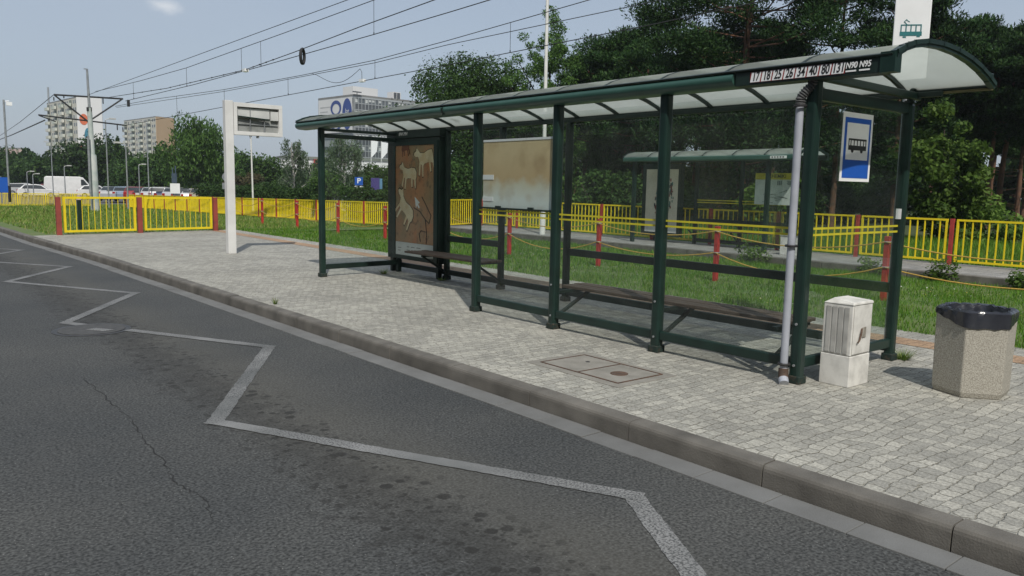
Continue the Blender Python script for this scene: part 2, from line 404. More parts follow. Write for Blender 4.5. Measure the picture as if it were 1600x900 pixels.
class MB:
    """collects shapes in world coordinates and links them as one mesh object"""

    def __init__(s): s.v = []; s.f = []

    def add(s, vs, fs):
        o = len(s.v); s.v += [tuple(v) for v in vs]; s.f += [tuple(i + o for i in f) for f in fs]; return s

    def box(s, a, b):
        x0, y0, z0 = a; x1, y1, z1 = b
        return s.add([(x0, y0, z0), (x1, y0, z0), (x1, y1, z0), (x0, y1, z0), (x0, y0, z1), (x1, y0, z1), (x1, y1, z1), (x0, y1, z1)],
                     [(3, 2, 1, 0), (4, 5, 6, 7), (0, 1, 5, 4), (1, 2, 6, 5), (2, 3, 7, 6), (3, 0, 4, 7)])

    def hexa(s, bot, top):
        n = len(bot)
        return s.add(list(bot) + list(top), [tuple(range(n - 1, -1, -1)), tuple(range(n, 2 * n))] +
                     [(i, (i + 1) % n, n + (i + 1) % n, n + i) for i in range(n)])

    def bar(s, p, q, w, h, up=(0, 0, 1)):
        p, q = Vector(p), Vector(q); d = (q - p).normalized(); up = Vector(up)
        x = d.cross(up)
        if x.length < 1e-4: x = d.cross(Vector((1, 0, 0)))
        x.normalize(); u = x.cross(d).normalized()
        c = [(-w / 2, -h / 2), (w / 2, -h / 2), (w / 2, h / 2), (-w / 2, h / 2)]
        return s.hexa([p + x * a + u * b for a, b in c], [q + x * a + u * b for a, b in c])

    def cyl(s, p, q, r0, r1=None, n=12):
        return s.tube([p, q], [r0, r0 if r1 is None else r1], n)

    def tube(s, pts, r, n=8, caps=True):
        pts = [Vector(p) for p in pts]
        rs = r if isinstance(r, (list, tuple)) else [r] * len(pts)
        o = len(s.v); ref = None
        for i, p in enumerate(pts):
            d = (pts[min(i + 1, len(pts) - 1)] - pts[max(i - 1, 0)]).normalized()
            if ref is None: ref = d.orthogonal().normalized()
            x = (ref - d * ref.dot(d)).normalized(); y = d.cross(x); ref = x
            for k in range(n):
                a = 2 * math.pi * k / n
                s.v.append(tuple(p + x * (rs[i] * math.cos(a)) + y * (rs[i] * math.sin(a))))
        for i in range(len(pts) - 1):
            for k in range(n):
                k2 = (k + 1) % n
                s.f.append((o + i * n + k, o + i * n + k2, o + (i + 1) * n + k2, o + (i + 1) * n + k))
        if caps:
            s.f.append(tuple(o + k for k in range(n - 1, -1, -1)))
            e = o + (len(pts) - 1) * n
            s.f.append(tuple(e + k for k in range(n)))
        return s

    def prism(s, prof, org, ax, ay, depth):
        """polygon prof (a, b) in the plane org + a*ax + b*ay, thickened by the vector depth"""
        org, ax, ay, depth = Vector(org), Vector(ax), Vector(ay), Vector(depth)
        b = [org + ax * p[0] + ay * p[1] for p in prof]
        return s.hexa(b, [p + depth for p in b])

    def disc(s, c, r, h, n=24):
        c = Vector(c)
        ring = [(c.x + r * math.cos(2 * math.pi * k / n), c.y + r * math.sin(2 * math.pi * k / n)) for k in range(n)]
        return s.hexa([(x, y, c.z) for x, y in ring], [(x, y, c.z + h) for x, y in ring])

    def build(s, name, m, parent=None, bevel=0, smooth=False):
        o3 = Vector((0, 0, 0)) if parent is None else ORIGIN[parent.name]
        me = bpy.data.meshes.new(name)
        me.from_pydata([(v[0] - o3.x, v[1] - o3.y, v[2] - o3.z) for v in s.v], [], s.f)
        me.materials.append(m)
        bm = bmesh.new(); bm.from_mesh(me); bmesh.ops.recalc_face_normals(bm, faces=bm.faces); bm.to_mesh(me); bm.free()
        if smooth:
            me.polygons.foreach_set('use_smooth', [True] * len(me.polygons))
            try: me.set_sharp_from_angle(angle=R(40))
            except Exception: pass
        o = bpy.data.objects.new(name, me); C.objects.link(o)
        if parent is not None:
            o.parent = parent
        ORIGIN[o.name] = o3
        if bevel:
            md = o.modifiers.new('bevel', 'BEVEL'); md.width = bevel; md.segments = 2; md.limit_method = 'ANGLE'; md.angle_limit = R(40)
        return o


def tag(o, label, cat, group=None):
    o['label'] = label; o['category'] = cat
    if group: o['group'] = group
    return o


def struct(o, kind='structure'):
    o['kind'] = kind
    return o


def thing(name, label, cat, loc=(0, 0, 0), group=None):
    o = bpy.data.objects.new(name, None); C.objects.link(o)
    o.empty_display_size = .2
    o.location = loc; ORIGIN[o.name] = Vector(loc)
    return tag(o, label, cat, group)


def copy_tree(o, loc=None, rz=0, scale=None, label=None, group=None, parent=None):
    c = o.copy(); C.objects.link(c)
    if parent is not None:
        c.parent = parent
    for ch in o.children:
        copy_tree(ch, parent=c)
    if loc is not None: c.location = loc
    if rz: c.rotation_euler = (0, 0, rz)
    if scale: c.scale = scale if isinstance(scale, (tuple, list)) else (scale,) * 3
    if label: c['label'] = label
    if group: c['group'] = group
    return c


def mesh_np(name, v, faces, m, parent=None, k=4):
    me = bpy.data.meshes.new(name)
    v = np.asarray(v, np.float32); f = np.asarray(faces, np.int32)
    me.vertices.add(len(v)); me.vertices.foreach_set('co', v.ravel())
    me.loops.add(f.size); me.loops.foreach_set('vertex_index', f.ravel())
    me.polygons.add(len(f)); me.polygons.foreach_set('loop_start', np.arange(0, f.size, k, dtype=np.int32))
    me.update(calc_edges=True)
    me.materials.append(m)
    o = bpy.data.objects.new(name, me); C.objects.link(o)
    if parent is not None: o.parent = parent
    ORIGIN[o.name] = Vector((0, 0, 0))
    return o


def text(body, size, org, ax, ay, m, parent, name='lettering', ext=.0015, bold=0, shear=0, sx=1.0, align='CENTER'):
    cu = bpy.data.curves.new(name, 'FONT'); cu.body = body; cu.size = size; cu.extrude = ext
    cu.offset = bold * size; cu.shear = shear; cu.align_x = align; cu.align_y = 'CENTER'
    t = bpy.data.objects.new('tmp', cu)
    C.objects.link(t)
    dg = bpy.context.evaluated_depsgraph_get()
    me = bpy.data.meshes.new_from_object(t.evaluated_get(dg))
    bpy.data.objects.remove(t); bpy.data.curves.remove(cu)
    ax, ay, org = Vector(ax), Vector(ay), Vector(org); az = ax.cross(ay)
    o3 = ORIGIN[parent.name] if parent else Vector((0, 0, 0))
    for v in me.vertices:
        p = v.co; w = org + ax * (p.x * sx) + ay * p.y + az * p.z - o3; v.co = w
    me.materials.clear(); me.materials.append(m); me.name = name
    o = bpy.data.objects.new(name, me); C.objects.link(o)
    if parent: o.parent = parent
    ORIGIN[o.name] = o3
    return o


def bd(b, d):
    return d * math.sin(R(b)), d * math.cos(R(b))


X_, Y_, Z_ = Vector((1, 0, 0)), Vector((0, 1, 0)), Vector((0, 0, 1))
NX, NY = -X_, -Y_

# ------------------------------------------------------------------ the ground
RZ = -.14
KX = [(-30, 4.22), (-6, 4.17), (5, 4.13), (9, 4.06), (13, 3.98), (19, 3.82), (25, 3.52), (31, 3.36), (45, 3.0), (80, 1.4), (150, -6)]


def kx(y):
    return float(np.interp(y, [a for a, _ in KX], [b for _, b in KX]))


def sheet(name, m, ys, x0, x1, z, kind='structure'):
    b = MB()
    f0 = x0 if callable(x0) else (lambda y: x0); f1 = x1 if callable(x1) else (lambda y: x1); fz = z if callable(z) else (lambda x, y: z)
    vs = []
    for y in ys:
        vs += [(f0(y), y, fz(f0(y), y)), (f1(y), y, fz(f1(y), y))]
    b.add(vs, [(2 * i, 2 * i + 1, 2 * i + 3, 2 * i + 2) for i in range(len(ys) - 1)])
    return struct(b.build(name, m), kind)


YS = [-30, -6, 0, 5, 9, 13, 16, 19, 22, 25, 28, 31, 38, 45, 60, 80, 110, 150]
b = MB(); b.add([(-700, -700, -.86), (700, -700, -.86), (700, 700, -.86), (-700, 700, -.86)], [(0, 1, 2, 3)])
struct(b.build('ground', TERR))
sheet('road', ASPHALT, YS, -24, lambda y: kx(y) - .22, RZ)
# gutter slabs and kerb stones with real joints
g, k, base = MB(), MB(), MB()
y = -8.24
while y < 60:
    L = 1.09 if y < 34 else 4
    ya, yb = y, y + L - .008
    a, c = kx(ya), kx(yb)
    dz = rnd.uniform(-.004, .004); dx = rnd.uniform(-.004, .004)
    sec = [(0, RZ - .1), (.15, RZ - .1), (.15, dz + .001), (.040, dz - .002), (.022, dz - .008), (.012, dz - .022), (.008, dz - .04)]
    k.hexa([(a + dx + u, ya, z) for u, z in sec], [(c + dx + u, yb, z) for u, z in sec])
    y += L
y = -8.0
while y < 60:
    L = .5 if y < 34 else 4
    ya, yb = y, y + L - .006
    a, c = kx(ya), kx(yb)
    dz = rnd.uniform(-.003, .003)
    g.hexa([(a - .215, ya, RZ - .1), (a - .012, ya, RZ - .1), (c - .012, yb, RZ - .1), (c - .215, yb, RZ - .1)],
           [(a - .215, ya, RZ + .006 + dz), (a - .012, ya, RZ + .010 + dz), (c - .012, yb, RZ + .010 + dz), (c - .215, yb, RZ + .006 + dz)])
    y += L
struct(k.build('kerb', KERB))
struct(g.build('gutter', GUT, bevel=.004))
sheet('kerb_bed', JOINT, YS, lambda y: kx(y) - .24, lambda y: kx(y) + .2, lambda x, y: RZ - .03)
PY = [-30, -6, 0, 5, 9, 13, 16, 19, 22, 25.8]
pv = MB()
pts = [(kx(y) + .138, y) for y in PY] + [(9.72, 26.9)] + [(9.72, y) for y in (-30,)]
pv.add([(x, y, 0) for x, y in pts], [tuple(range(len(pts)))])
struct(pv.build('pavement', SETTS))
sheet('paving_band', BAND, [-30, 26.6], 8.80, 9.20, .004)


def far_z(y):
    return float(np.interp(y, [27, 65, 80], [-.03, -.50, -.70]))


def verge_z(x, y):
    if y > 27.2: return far_z(y)
    return float(np.interp(x, [9.7, 12, 17.5], [-.015, -.05, -.16]))


vg = MB()
xs = [9.72, 11, 12.5, 14, 16, 17.55]; ys = [-30, 0, 10, 20, 27.2]
vg.add([(x, y, verge_z(x, y)) for y in ys for x in xs],
       [(j * 6 + i, j * 6 + i + 1, (j + 1) * 6 + i + 1, (j + 1) * 6 + i) for j in range(4) for i in range(5)])
o = len(vg.v)
yy = [25.8, 27.2, 31, 38, 45, 60, 74]
vg.add([p for y in yy for p in ((kx(y) + .15, y, far_z(y) + .012), (17.6, y, far_z(y)))], [(2 * i, 2 * i + 1, 2 * i + 3, 2 * i + 2) for i in range(len(yy) - 1)])
vg.add([(kx(74) + .15, 74, far_z(74)), (17.6, 74, far_z(74)), (17.6, 78, -.86), (kx(78) + .15, 78, -.86)], [(0, 1, 2, 3)])
vg.add([(17.6, 27, -.03), (17.6, 74, far_z(74)), (20.5, 78, -.86), (20.5, 27, -.86)], [(0, 1, 2, 3)])
struct(vg.build('grass_verge', SOIL))
pl = MB(); pl.box((17.75, -30, -.5), (20.3, 26.75, 0)); struct(pl.build('tram_platform', SLABS))
pe = MB()
yq = -12.0
while yq < 26:
    pe.box((17.5, yq, -.45), (17.745, yq + .985, .006)); yq += 1.0
struct(pe.build('platform_edge', KERB, bevel=.012))
wf = MB(); wf.add([(20.3, -60, -.06), (130, -60, -.06), (130, 34, -.06), (60, 75, -.06), (34, 52, -.06), (20.3, 27, -.06)], [(0, 1, 2, 3, 4, 5)])
struct(wf.build('wood_floor', FLOOR_W))
lt = MB(); lt.add([(17, 60, -.84), (26, 47, -.84), (70, 75, -.84), (90, 170, -.84), (8, 170, -.84), (6, 80, -.84)], [(0, 1, 2, 3, 4, 5)])
struct(lt.build('car_park', LOT))

# zigzag bus stop marking
zz = [((1.9, .5), (3.40, 3.02)), ((3.40, 3.02), (1.94, 5.86)), ((1.94, 5.86), (3.34, 8.27)), ((3.34, 8.27), (2.38, 10.07)),
      ((2.14, 10.5), (1.86, 11.02)), ((1.86, 11.02), (3.25, 13.37)), ((3.25, 13.37), (1.84, 15.9)), ((1.84, 15.9), (3.16, 18.0)),
      ((3.16, 18.0), (1.6, 20.4)), ((1.6, 20.4), (2.95, 22.6)), ((2.95, 22.6), (1.4, 25.2)), ((1.4, 25.2), (2.75, 27.4)), ((2.75, 27.4), (1.2, 30.2))]
zm = MB()
for i, (p, q) in enumerate(zz):
    p, q = Vector((*p, 0)), Vector((*q, 0)); d = (q - p).normalized(); s = Vector((-d.y, d.x, 0))
    zq = RZ + .004 + (i % 2) * .002
    p2, q2 = p - d * .055, q + d * .055
    n_ = max(3, int((q2 - p2).length / .05)); vs = []
    for k_ in range(n_ + 1):
        c_ = p2.lerp(q2, k_ / n_)
        for sg_ in (-1, 1):
            w_ = sg_ * (.064 + rnd.uniform(-.006, .005)); v_ = c_ + s * w_; vs.append((v_.x, v_.y, zq))
    zm.add(vs, [(2 * k_, 2 * k_ + 1, 2 * k_ + 3, 2 * k_ + 2) for k_ in range(n_)])
struct(zm.build('road_marking', PAINT))
# long thin crack in the asphalt
cr_ = [(1.45, 7.9), (1.45, 7.07), (1.46, 6.29), (1.40, 5.69), (1.39, 5.22), (1.34, 4.78), (1.40, 4.43), (1.34, 4.1)]
ck = MB(); L = []
for (xa, ya), (xb, yb) in zip(cr_[:-1], cr_[1:]):
    for i in range(9):
        t = i / 9; L.append((xa + (xb - xa) * t + rnd.uniform(-.016, .016), ya + (yb - ya) * t + rnd.uniform(-.02, .02)))
vs = []
for x, y in L:
    w = rnd.uniform(.0006, .0055)
    vs += [(x - w, y, RZ + .003), (x + w, y, RZ + .003)]
ck.add(vs, [(2 * i, 2 * i + 1, 2 * i + 3, 2 * i + 2) for i in range(len(L) - 1)])
struct(ck.build('road_crack', mat('crack tar', (.014, .014, .014), (.02, .02, .02), 9, .9)))

# ------------------------------------------------------------------ the near bus shelter
FX, BX = 6.2, 7.87
Y1, Y2, Y3, Y4, Y5 = 3.70, 5.28, 6.85, 8.38, 12.90
RY0, RY1 = 3.0, 13.62                       # roof ends
ARCH = [(6.085, 2.688), (6.20, 2.742), (6.34, 2.785), (6.56, 2.822), (6.82, 2.834), (7.12, 2.820), (7.40, 2.780), (7.62, 2.728), (7.80, 2.668), (7.92, 2.615)]
sh = thing('bus_shelter', 'long dark green bus shelter with arched grey roof on the paved stop by the kerb', 'bus shelter', (FX, 8.3, 0))


def post(y, x, z1, r=.05, parent=sh, m=GREEN):
    b = MB(); b.box((x - r, y - r, 0), (x + r, y + r, z1))
    p = b.build('post', m, parent, bevel=.022)
    f = MB(); f.box((x - r - .012, y - r - .012, 0), (x + r + .012, y + r + .012, .07)); f.build('foot', FOOT, p, bevel=.01)
    return p


for y in (Y1, Y2, Y3, Y4, Y5):
    p = post(y, FX, 2.575)
    for z in (.16, .52):
        if y < 7: MB().cyl((FX - .05, y, z), (FX - .058, y, z), .012, n=8).build('bolt', STEEL, p)
for y, z1 in ((Y1, 2.50), (8.45, 2.55), (9.98, 2.55), (11.50, 2.55), (13.28, 2.55)):
    p = post(y, BX, z1, .045, m=GREEN if y == Y1 else GREEN_D)


def rail(a, b_, w=.05, h=.09, name='rail', m=GREEN):
    q = MB(); q.bar(a, b_, w, h); return q.build(name, m, sh, bevel=.008)


for ya, yb in ((Y1, Y2), (Y2, Y3), (Y3, Y4)):
    rail((FX, ya + .05, .175), (FX, yb - .05, .175), name='bottom_rail')
rail((BX, Y1 + .045, .72), (BX, 8.405, .72), .045, .10, 'back_rail', GREEN_D)
rail((BX, 10.025, .72), (BX, 11.455, .72), .045, .10, 'back_rail', GREEN_D)
for ya, yb in ((Y1, 8.45), (8.45, 9.98), (9.98, 11.5), (11.5, 13.28)):
    rail((BX, ya + .045, .13), (BX, yb - .045, .13), .05, .09, 'bottom_rail', GREEN_D)
rail((FX + .05, Y1, .175), (BX - .045, Y1, .175), name='bottom_rail')
rail((FX + .05, Y5, .175), (BX + .02, 13.05, .175), name='bottom_rail', m=GREEN_D)
for z, h in ((2.44, .07), (2.545, .05)):
    rail((FX + .05, Y5, z), (BX, 13.05, z), .05, h, 'end_rail', GREEN_D)
rail((FX + .05, Y1, 2.455), (BX - .045, Y1, 2.455), .05, .10, 'end_rail', GREEN)
rail((FX + .03, Y1 - .06, 2.585), (BX + .06, Y1 - .06, 2.565), .05, .07, 'roof_tie', GREEN)
# pipe stub on the corner post
q = MB(); q.tube([(BX, Y1, 2.50), (BX, Y1, 2.60), (BX + .01, Y1 - .03, 2.645), (BX + .04, Y1 - .06, 2.66)], .024, 10)
q.cyl((BX, Y1, 2.50), (BX, Y1, 2.53), .045, n=12); q.build('roof_bracket', GREEN_D, sh, smooth=True)

# glass
def pane(a, b_, z0, z1, m=GLASS, th=.004):
    q = MB(); q.bar((*a, (z0 + z1) / 2), (*b_, (z0 + z1) / 2), th * 2, z1 - z0)
    return q.build('glass_pane', m, sh)


def stripes(gp, a, b_, off, zs=(1.280, 1.334), h=.019):
    q = MB(); ox, oy = off
    for z in zs:
        q.bar((a[0] + ox, a[1] + oy, z), (b_[0] + ox, b_[1] + oy, z), .002, h)
    return q.build('yellow_stripe', TAPE, gp)


for ya, yb in ((Y1, Y2), (Y2, Y3), (Y3, Y4)):
    gp = pane((FX, ya + .06), (FX, yb - .06), .225, 2.475)
    stripes(gp, (FX, ya + .06), (FX, yb - .06), (-.007, 0))
    if ya == Y3: map_pane = gp
gp = pane((FX + .06, Y1), (BX - .05, Y1), .225, 2.40, GLASS_E)
end_pane = gp
stripes(gp, (FX + .06, Y1), (BX - .05, Y1), (0, -.007))
pane((FX + .06, Y5 + .005), (BX - .02, 13.04), .225, 2.40)
for ya, yb in ((Y1, 8.45), (8.45, 9.98), (9.98, 11.5)):
    pane((BX, ya + .05), (BX, yb - .05), .19, 2.53)

# faded timetable sheet in the front pane
def faded_mat():
    m = bpy.data.materials.new('faded brown timetable paper')
    n, l, b_ = nodes_of(m)
    c = n.new('ShaderNodeTexCoord')
    sep = n.new('ShaderNodeSeparateXYZ'); l.new(c.outputs['Generated'], sep.inputs[0])
    t = n.new('ShaderNodeTexNoise'); t.inputs['Scale'].default_value = 4; t.inputs['Detail'].default_value = 7; l.new(c.outputs['Object'], t.inputs['Vector'])
    a = n.new('ShaderNodeMath'); a.operation = 'MULTIPLY_ADD'; a.inputs[1].default_value = .35; l.new(t.outputs['Fac'], a.inputs[0]); l.new(sep.outputs[2], a.inputs[2])
    r = n.new('ShaderNodeValToRGB'); e = r.color_ramp.elements
    e[0].position = .30; e[0].color = (.70, .76, .72, 1)
    e[1].position = 1.22; e[1].color = (.66, .53, .31, 1)
    x = e.new(.50); x.color = (.66, .64, .50, 1)
    x = e.new(.62); x.color = (.58, .43, .24, 1)
    l.new(a.outputs[0], r.inputs['Fac'])
    o2, _ = mix_noise(n, l, r.outputs[0], (.38, .25, .12), 2.2, 6, .52, .85)
    l.new(o2, b_.inputs['Base Color']); b_.inputs['Roughness'].default_value = .5
    return m


q = MB(); q.box((FX + .012, 6.94, 1.375), (FX + .018, 8.27, 2.215))
mp_ = q.build('timetable_sheet', faded_mat(), map_pane)
q = MB(); q.box((FX - .02, 6.92, 1.352), (FX + .03, 8.30, 1.374)); q.box((FX - .024, 7.25, 1.374), (FX + .0, 7.34, 1.395)); q.box((FX - .024, 7.88, 1.374), (FX, 7.97, 1.395))
q.build('timetable_ledge', GREEN_D, map_pane)
for a, c in (((8.06, 1.45), (8.27, 1.505)), ((8.05, 1.72), (8.27, 1.78)), ((6.94, 2.19), (8.27, 2.217))):
    MB().box((FX + .006, *a), (FX + .0115, *c)).build('white_label', WHITE_S, map_pane)

# bus stop sign stuck on the end glass
sy = Y1 - .008
def plate(a, b_, z0, z1, yy, m, name, parent, th=.002):
    q = MB(); q.box((a, yy - th, z0), (b_, yy, z1)); return q.build(name, m, parent)


sg = plate(6.66, 7.18, 1.745, 2.345, sy, WHITE_S, 'bus_stop_sign', end_pane, .004)
plate(6.695, 7.145, 1.775, 2.30, sy - .0042, BLUE, 'blue_field', sg)
plate(6.73, 7.11, 1.935, 2.255, sy - .0064, WHITE_S, 'white_field', sg)
q = MB(); yy = sy - .0104
def blk(a, b_, z0, z1): q.box((a, yy, z0), (b_, yy + .0018, z1))
blk(6.765, 7.075, 2.02, 2.06); blk(6.765, 7.075, 2.105, 2.12)
for xx in (6.765, 6.80, 6.855, 6.91, 6.965, 7.02, 7.06): blk(xx, xx + .012, 2.06, 2.105)
for xx in (6.835, 6.995):
    q.prism([(xx + .022 * math.cos(2 * math.pi * k / 12), 2.018 + .022 * math.sin(2 * math.pi * k / 12)) for k in range(12)], (0, yy - .0006, 0), X_, Z_, (0, .0018, 0))
q.build('bus_pictogram', BLACK, sg)

# roof: arched sheets, ribs, front gutter, rear beam, end arches
NB = 14
ry = [RY0 + (RY1 - RY0) * i / NB for i in range(NB + 1)]
for i in range(NB):
    q = MB(); ya, yb = ry[i] + .018, ry[i + 1] - .018
    n_ = len(ARCH); vs = []
    for x, z in ARCH: vs += [(x, ya, z), (x, yb, z)]
    for x, z in ARCH: vs += [(x, ya, z + .008), (x, yb, z + .008)]
    fs = []
    for j in range(n_ - 1):
        fs.append((2 * j, 2 * j + 2, 2 * j + 3, 2 * j + 1)); o = 2 * n_
        fs.append((o + 2 * j, o + 2 * j + 1, o + 2 * j + 3, o + 2 * j + 2))
    for a in (0, 1):
        for j in range(n_ - 1): fs.append((2 * j + a, 2 * j + 2 + a, o + 2 * j + 2 + a, o + 2 * j + a))
    q.add(vs, fs); q.build('roof_sheet', ROOF, sh, smooth=True)
for i in range(1, NB):
    q = MB()
    for (xa, za), (xb, zb) in zip(ARCH[:-1], ARCH[1:]):
        q.bar((xa, ry[i], za - .012), (xb + .004, ry[i], zb - .012), .034, .044)
    q.build('roof_rib', GREEN_D, sh)
for yend, s_ in ((RY0, 1), (RY1, -1)):
    q = MB()
    for (xa, za), (xb, zb) in zip(ARCH[:-1], ARCH[1:]):
        q.bar((xa - .006, yend, za - .004), (xb + .006, yend, zb - .004), .05, .052)
        q.bar((xa - .006, yend - s_ * .028, za + .012), (xb + .006, yend - s_ * .028, zb + .012), .014, .036)
    q.build('roof_end_arch', GREEN, sh)
prof = [(6.10, 2.682), (6.078, 2.676), (6.060, 2.660), (6.050, 2.638), (6.050, 2.612), (6.062, 2.588), (6.086, 2.570), (6.12, 2.560), (6.26, 2.556), (6.26, 2.60), (6.14, 2.605), (6.12, 2.67)]
for ya, yb in ((4.42, 8.98), (8.99, RY1)):
    q = MB(); q.prism(prof, (0, ya, 0), X_, Z_, (0, yb - ya, 0))
    gt_ = q.build('gutter', GUTTER_G, sh, smooth=True)
q = MB(); q.prism([(6.055, 2.676), (6.10, 2.684), (6.12, 2.684), (6.115, 2.702), (6.09, 2.702), (6.05, 2.688)], (0, RY0, 0), X_, Z_, (0, RY1 - RY0, 0))
q.build('gutter_trim', GREEN_D, sh)
q = MB(); q.bar((6.052, 8.985, 2.655), (6.090, 8.985, 2.568), .05, .03, (0, 1, 0)); q.build('gutter_joint', GREEN_D, sh)
# flat line number board over the gutter end
q = MB(); q.box((6.072, RY0 + .10, 2.556), (6.25, 4.40, 2.684)); bd_ = q.build('line_board', GREEN_D, sh, bevel=.004)
q = MB(); q.hexa([(6.06, RY0 - .02, 2.552), (6.16, RY0 - .02, 2.552), (6.16, RY0 + .095, 2.552), (6.06, RY0 + .095, 2.552)],
                 [(6.06, RY0 - .02, 2.705), (6.16, RY0 - .02, 2.705), (6.16, RY0 + .095, 2.705), (6.06, RY0 + .095, 2.705)]); q.build('board_end_cap', GREEN, bd_)
bx = 6.068
q = MB(); q.box((bx, 3.38, 2.574), (bx + .003, 4.245, 2.662)); q.build('red_strip', mat('red divider film', (.30, .03, .03), None, 5, .5), bd_)
cy = 4.235
for s_ in ('17', '18', '25', '26', '34', '40', '80', '131'):
    w = .094 if len(s_) == 2 else .102
    q = MB(); q.prism([(-w / 2 - .007, -.041), (w / 2 - .007, -.041), (w / 2 + .007, .041), (-w / 2 + .007, .041)], (bx - .001, cy - w / 2, 2.618), NY, Z_, (-.002, 0, 0))
    q.build('number_plate', WHITE_S, bd_)
    text(s_, .104, (bx - .0036, cy - w / 2, 2.620), NY, Z_, BLACK, bd_, 'line_number', bold=.018, shear=.18, sx=.66)
    cy -= w + .0135
for s_, yq in (('N90', 3.325), ('N95', 3.215)):
    text(s_, .066, (bx - .002, yq, 2.630), NY, Z_, WHITE_S, bd_, 'line_number', bold=.02, shear=.18, sx=.80)
    q = MB(); q.box((bx - .002, yq - .04, 2.582), (bx, yq + .045, 2.594)); q.build('underline', WHITE_S, bd_)
# rear beam
q = MB(); q.box((7.90, RY0 + .02, 2.60), (8.0, RY1, 2.735)); q.build('rear_beam', GREEN_D, sh, bevel=.01)
q = MB(); q.box((7.895, RY0 + .02, 2.585), (8.0, RY1, 2.598)); q.build('beam_lip', mat('weathered lip', (.10, .085, .035), (.05, .05, .03), 5, .7), sh)
rail((BX, Y1 - .3, 2.575), (BX, 13.32, 2.575), .05, .05, 'rear_plate', GREEN_D)

# drain pipe at the corner post
px_, py_ = 6.10, 3.765
q = MB(); q.cyl((px_, py_, .12), (px_ + .012, py_ + .01, 2.38), .033, n=16); dp = q.build('drainpipe', PIPE, sh, smooth=True)
q = MB()
hose = [(6.112, 3.775, 2.36), (6.112, 3.77, 2.42), (6.13, 3.74, 2.47), (6.16, 3.70, 2.52), (6.17, 3.69, 2.58)]
hp = []; hr = []
for (p, p2) in zip(hose[:-1], hose[1:]):
    for i in range(6):
        t = i / 6; hp.append(Vector(p).lerp(Vector(p2), t)); hr.append(.044 if i % 2 else .033)
q.tube(hp, hr, 14); q.build('corrugated_hose', mat('dark hose', (.055, .058, .06), (.10, .10, .10), 9, .5), dp, smooth=True)
for z in (1.19, 2.35, .17):
    q = MB(); q.tube([(px_ + .045 * math.cos(a), py_ + .045 * math.sin(a), z) for a in np.linspace(0, 2 * math.pi, 20)], .011, 6); q.build('pipe_clamp', RUBBER, dp)
q = MB(); q.tube([(px_, py_, .13), (px_ - .005, py_ - .004, .075), (px_ - .045, py_ - .035, .03)], [.042, .042, .040], 14); q.build('pipe_elbow', RUST, dp, smooth=True)
q = MB(); q.tube([(px_ - .03, py_ - .022, .045), (px_ - .06, py_ - .05, .014)], [.043, .040], 14); q.build('pipe_spout', PIPE, dp, smooth=True)

# benches
def bench(x0, x1, y0, y1, z, mounts, side):
    q = MB(); n_ = 4; w = (x1 - x0) / n_
    for i in range(n_):
        q.box((x0 + i * w + .004, y0 + rnd.uniform(-.01, .01), z - .035 + rnd.uniform(-.003, .003)), (x0 + (i + 1) * w - .004, y1 + rnd.uniform(-.01, .01), z + rnd.uniform(-.003, .003)))
    s_ = q.build('bench_seat', WOOD, sh, bevel=.006)
    for ym in mounts:
        q = MB()
        xa, xb = (FX + .05, x1 - .05) if side > 0 else (BX - .045, x0 + .05)
        q.bar((xa, ym, z - .055), (xb, ym, z - .055), .045, .035)
        q.bar((xa, ym, z - .34), (xb - side * .03, ym, z - .07), .04, .03)
        q.build('bench_bracket', GREEN_D, s_)


bench(6.47, 6.86, 3.92, 7.02, .485, (Y1 + .28, Y2, Y3), 1)
bench(7.30, 7.76, 9.80, 11.98, .485, (9.98, 11.50), -1)

# advertising light box in the rear wall
ay0, ay1 = 11.56, 13.30
q = MB(); q.box((7.74, ay0, .26), (7.90, ay1, 2.46)); ad_ = q.build('advert_box', GREEN_D, sh, bevel=.01)
q = MB(); q.box((7.72, ay0 - .03, 2.465), (7.86, ay1, 2.60)); hd = q.build('advert_header', GREEN_D, sh)
text('N95 N90', .085, (7.716, 12.72, 2.535), Y_, Z_, mat('dim white print', (.55, .56, .56), None, 5, .6), hd, 'line_number', bold=.012, shear=-.18, sx=.9)


def ochre_mat():
    m = bpy.data.materials.new('ochre rock print')
    n, l, b_ = nodes_of(m)
    o1, _ = mix_noise(n, l, (.58, .27, .13), (.36, .255, .14), 1.9, 6, .36, .64)
    o2, _ = mix_noise(n, l, o1, (.62, .20, .07), 3.1, 7, .56, .8)
    o3, _ = mix_noise(n, l, o2, (.13, .095, .06), 9, 8, .55, .8)
    l.new(o3, b_.inputs['Base Color']); b_.inputs['Roughness'].default_value = .35
    return m


PX = 7.736
def pp(parent, y0, y1, z0, z1, m, name, dx=0):
    q = MB(); q.box((PX - .002 - dx, y0, z0), (PX - dx, y1, z1)); return q.build(name, m, parent)


